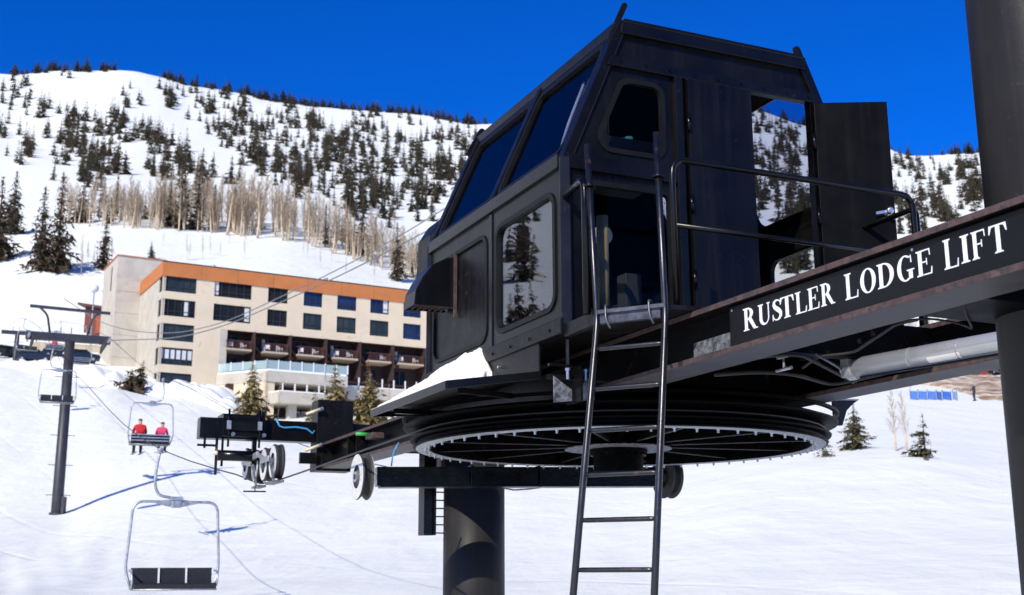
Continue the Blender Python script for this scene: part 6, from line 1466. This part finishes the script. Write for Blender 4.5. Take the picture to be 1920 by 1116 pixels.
c = at_r(607, 129); fp = thing('flagpole', c, 'slim pale flagpole before the lodge entrance', 'pole')
top = wpt(607, 129, 688).z; mb = MB(); mb.lathe([(.09, 0), (.06, top-c.z)], c, (0, 0, 1), 10, sm=True); mb.build('pole', 'galvanised', fp); mb = MB(); mb.lathe([(.02, top-c.z), (.1, top-c.z+.08), (.02, top-c.z+.18)], c, (0, 0, 1), 10); mb.build('finial', 'steel', fp)
# blue netting panels
for k, (x0, x1) in enumerate(((1707, 1721), (1723, 1738), (1740, 1755), (1757, 1766), (1768, 1784), (1787, 1795))):
    A, ra_ = ground_hit(x0, 749); B, _ = ground_hit(x1, 751 if k > 2 else 750); B = B if B else A+Vector((1, 0, 0))
    lab = ['blue snow-fence panel nearest the bare stem', 'second blue snow-fence panel from the bare stem', 'third blue snow-fence panel, middle of the row', 'narrow blue snow-fence panel after the middle one', 'bright blue snow-fence panel near the far end of the row', 'small pale blue snow-fence panel ending the row'][k]
    t = thing('fence_panel', A, lab, 'fence', 'blue fence panels on the snow')
    mb = MB(); slab(mb, A, B, A.z+.05, B.z+.05, A.z+.85, B.z+.85, .03); mb.build('netting', 'fence_blue' if k < 5 else 'fence_pale', t)
    for q in (A, B): mb = MB(); mb.tube([(q.x, q.y-.03, q.z-.2), (q.x, q.y-.03, q.z+1.0)], .025, 6); mb.build('stake', 'frame_dark', t)
# bare earth bank below the parked cars on the right
def dirt_bank():
    mb = MB(); rows_ = []
    for i in range(61):
        x_ = 1672+i*6.5; tp = pchip([1672, 1720, 1790, 1850, 1910, 2070], [722, 711, 706, 706, 710, 722], x_); bt = pchip([1672, 1720, 1790, 1840, 1910, 2070], [724, 722, 733, 750, 755, 727], x_)
        _, r1 = ground_hit(x_, tp, 100); _, r0_ = ground_hit(x_, bt, 100); r1 = r1 or 170; r0_ = r0_ or 140; row = []
        if r1-r0_ < 1: r1 = r0_+1
        for j in range(13):
            t = j/12; r = r0_+(r1-r0_)*(t+ .10*noise.noise(Vector((i*.25, j*.5, 1)))); p = at_r(x_, r); e = min(t, 1-t, i/60, 1-i/60)
            p.z += -.25+min(.55, e*7)+.35*noise.noise(Vector((p.x*.35, p.y*.35, 9))); row.append(mb.pt(p))
        rows_.append(row)
    for i in range(60):
        for j in range(12): mb.idx((rows_[i][j], rows_[i+1][j], rows_[i+1][j+1], rows_[i][j+1]), 0, True)
    o = mb.build('dirt_bank', 'dirt', origin=(0, 0, 0)); o['kind'] = 'structure'
dirt_bank()
# ploughed snow heaps at the lodge foot
random.seed(9)
def snow_heap(x_, r, w, d, h, seed):
    mb = MB(); c = at_r(x_, r); N = 22; rows_ = []
    for i in range(N+1):
        row = []
        for j in range(N+1):
            u, v = i/N*2-1, j/N*2-1; rr = math.hypot(u, v); e = max(0, 1-rr*rr)
            xx, yy = c.x+u*w, c.y+v*d; z = H(xx, yy)-.35+h*e**.8*(1+.5*noise.noise(Vector((xx*.5, yy*.5, seed))))+.3*e*noise.noise(Vector((xx*1.3, yy*1.3, seed))); row.append(mb.pt((xx, yy, z)))
        rows_.append(row)
    for i in range(N):
        for j in range(N): mb.idx((rows_[i][j], rows_[i+1][j], rows_[i+1][j+1], rows_[i][j+1]), 0, True)
    o = mb.build('snow_bank', 'snow_pack', origin=(0, 0, 0)); o['kind'] = 'structure'
for q in ((215, 141, 4, 3, 1.6), (185, 143, 5, 3, 1.8), (150, 145, 4, 3, 1.5), (345, 137, 4.5, 2.5, 1.8), (378, 136, 4, 2.5, 1.9), (405, 135, 3.5, 3, 2.2), (300, 139, 3, 2, 1.2), (110, 147, 5, 3, 1.6), (60, 150, 5, 3, 1.5), (428, 133, 2.5, 2.5, 1.6)):
    snow_heap(*q, q[0])

# ------------------------------------------------------------------ sun and sky
sd_ = Vector((5.5, 11.5, -8.6)).normalized()
sl = bpy.data.lights.new('sun', 'SUN'); sl.energy = 4.8; sl.angle = R_(0.5); sl.color = (1, 0.93, 0.8)
so = bpy.data.objects.new('sun', sl); col.objects.link(so); so.rotation_euler = sd_.to_track_quat('-Z', 'Y').to_euler(); so.location = (-20, -40, 40)
wd = bpy.data.worlds.new('World'); sc.world = wd; wd.use_nodes = True
nt = wd.node_tree; bg = nt.nodes['Background']; sk = nt.nodes.new('ShaderNodeTexSky'); sk.sky_type = 'NISHITA'; sk.sun_disc = False
sk.sun_elevation = math.asin(-sd_.z); sk.sun_rotation = math.atan2(-sd_.x, -sd_.y); sk.altitude = 2700; sk.air_density = 1.0; sk.dust_density = 0.1; sk.ozone_density = 3
mu = nt.nodes.new('ShaderNodeMix'); mu.data_type = 'RGBA'; mu.blend_type = 'MULTIPLY'; mu.inputs['Factor'].default_value = 1
mu.inputs['B'].default_value = (0.02, 0.66, 1.9, 1)
nt.links.new(sk.outputs[0], mu.inputs['A']); nt.links.new(mu.outputs['Result'], bg.inputs[0]); bg.inputs[1].default_value = 0.1
sc.view_settings.view_transform = 'Standard'; sc.view_settings.look = 'None'; sc.view_settings.exposure = 0; sc.view_settings.gamma = 1
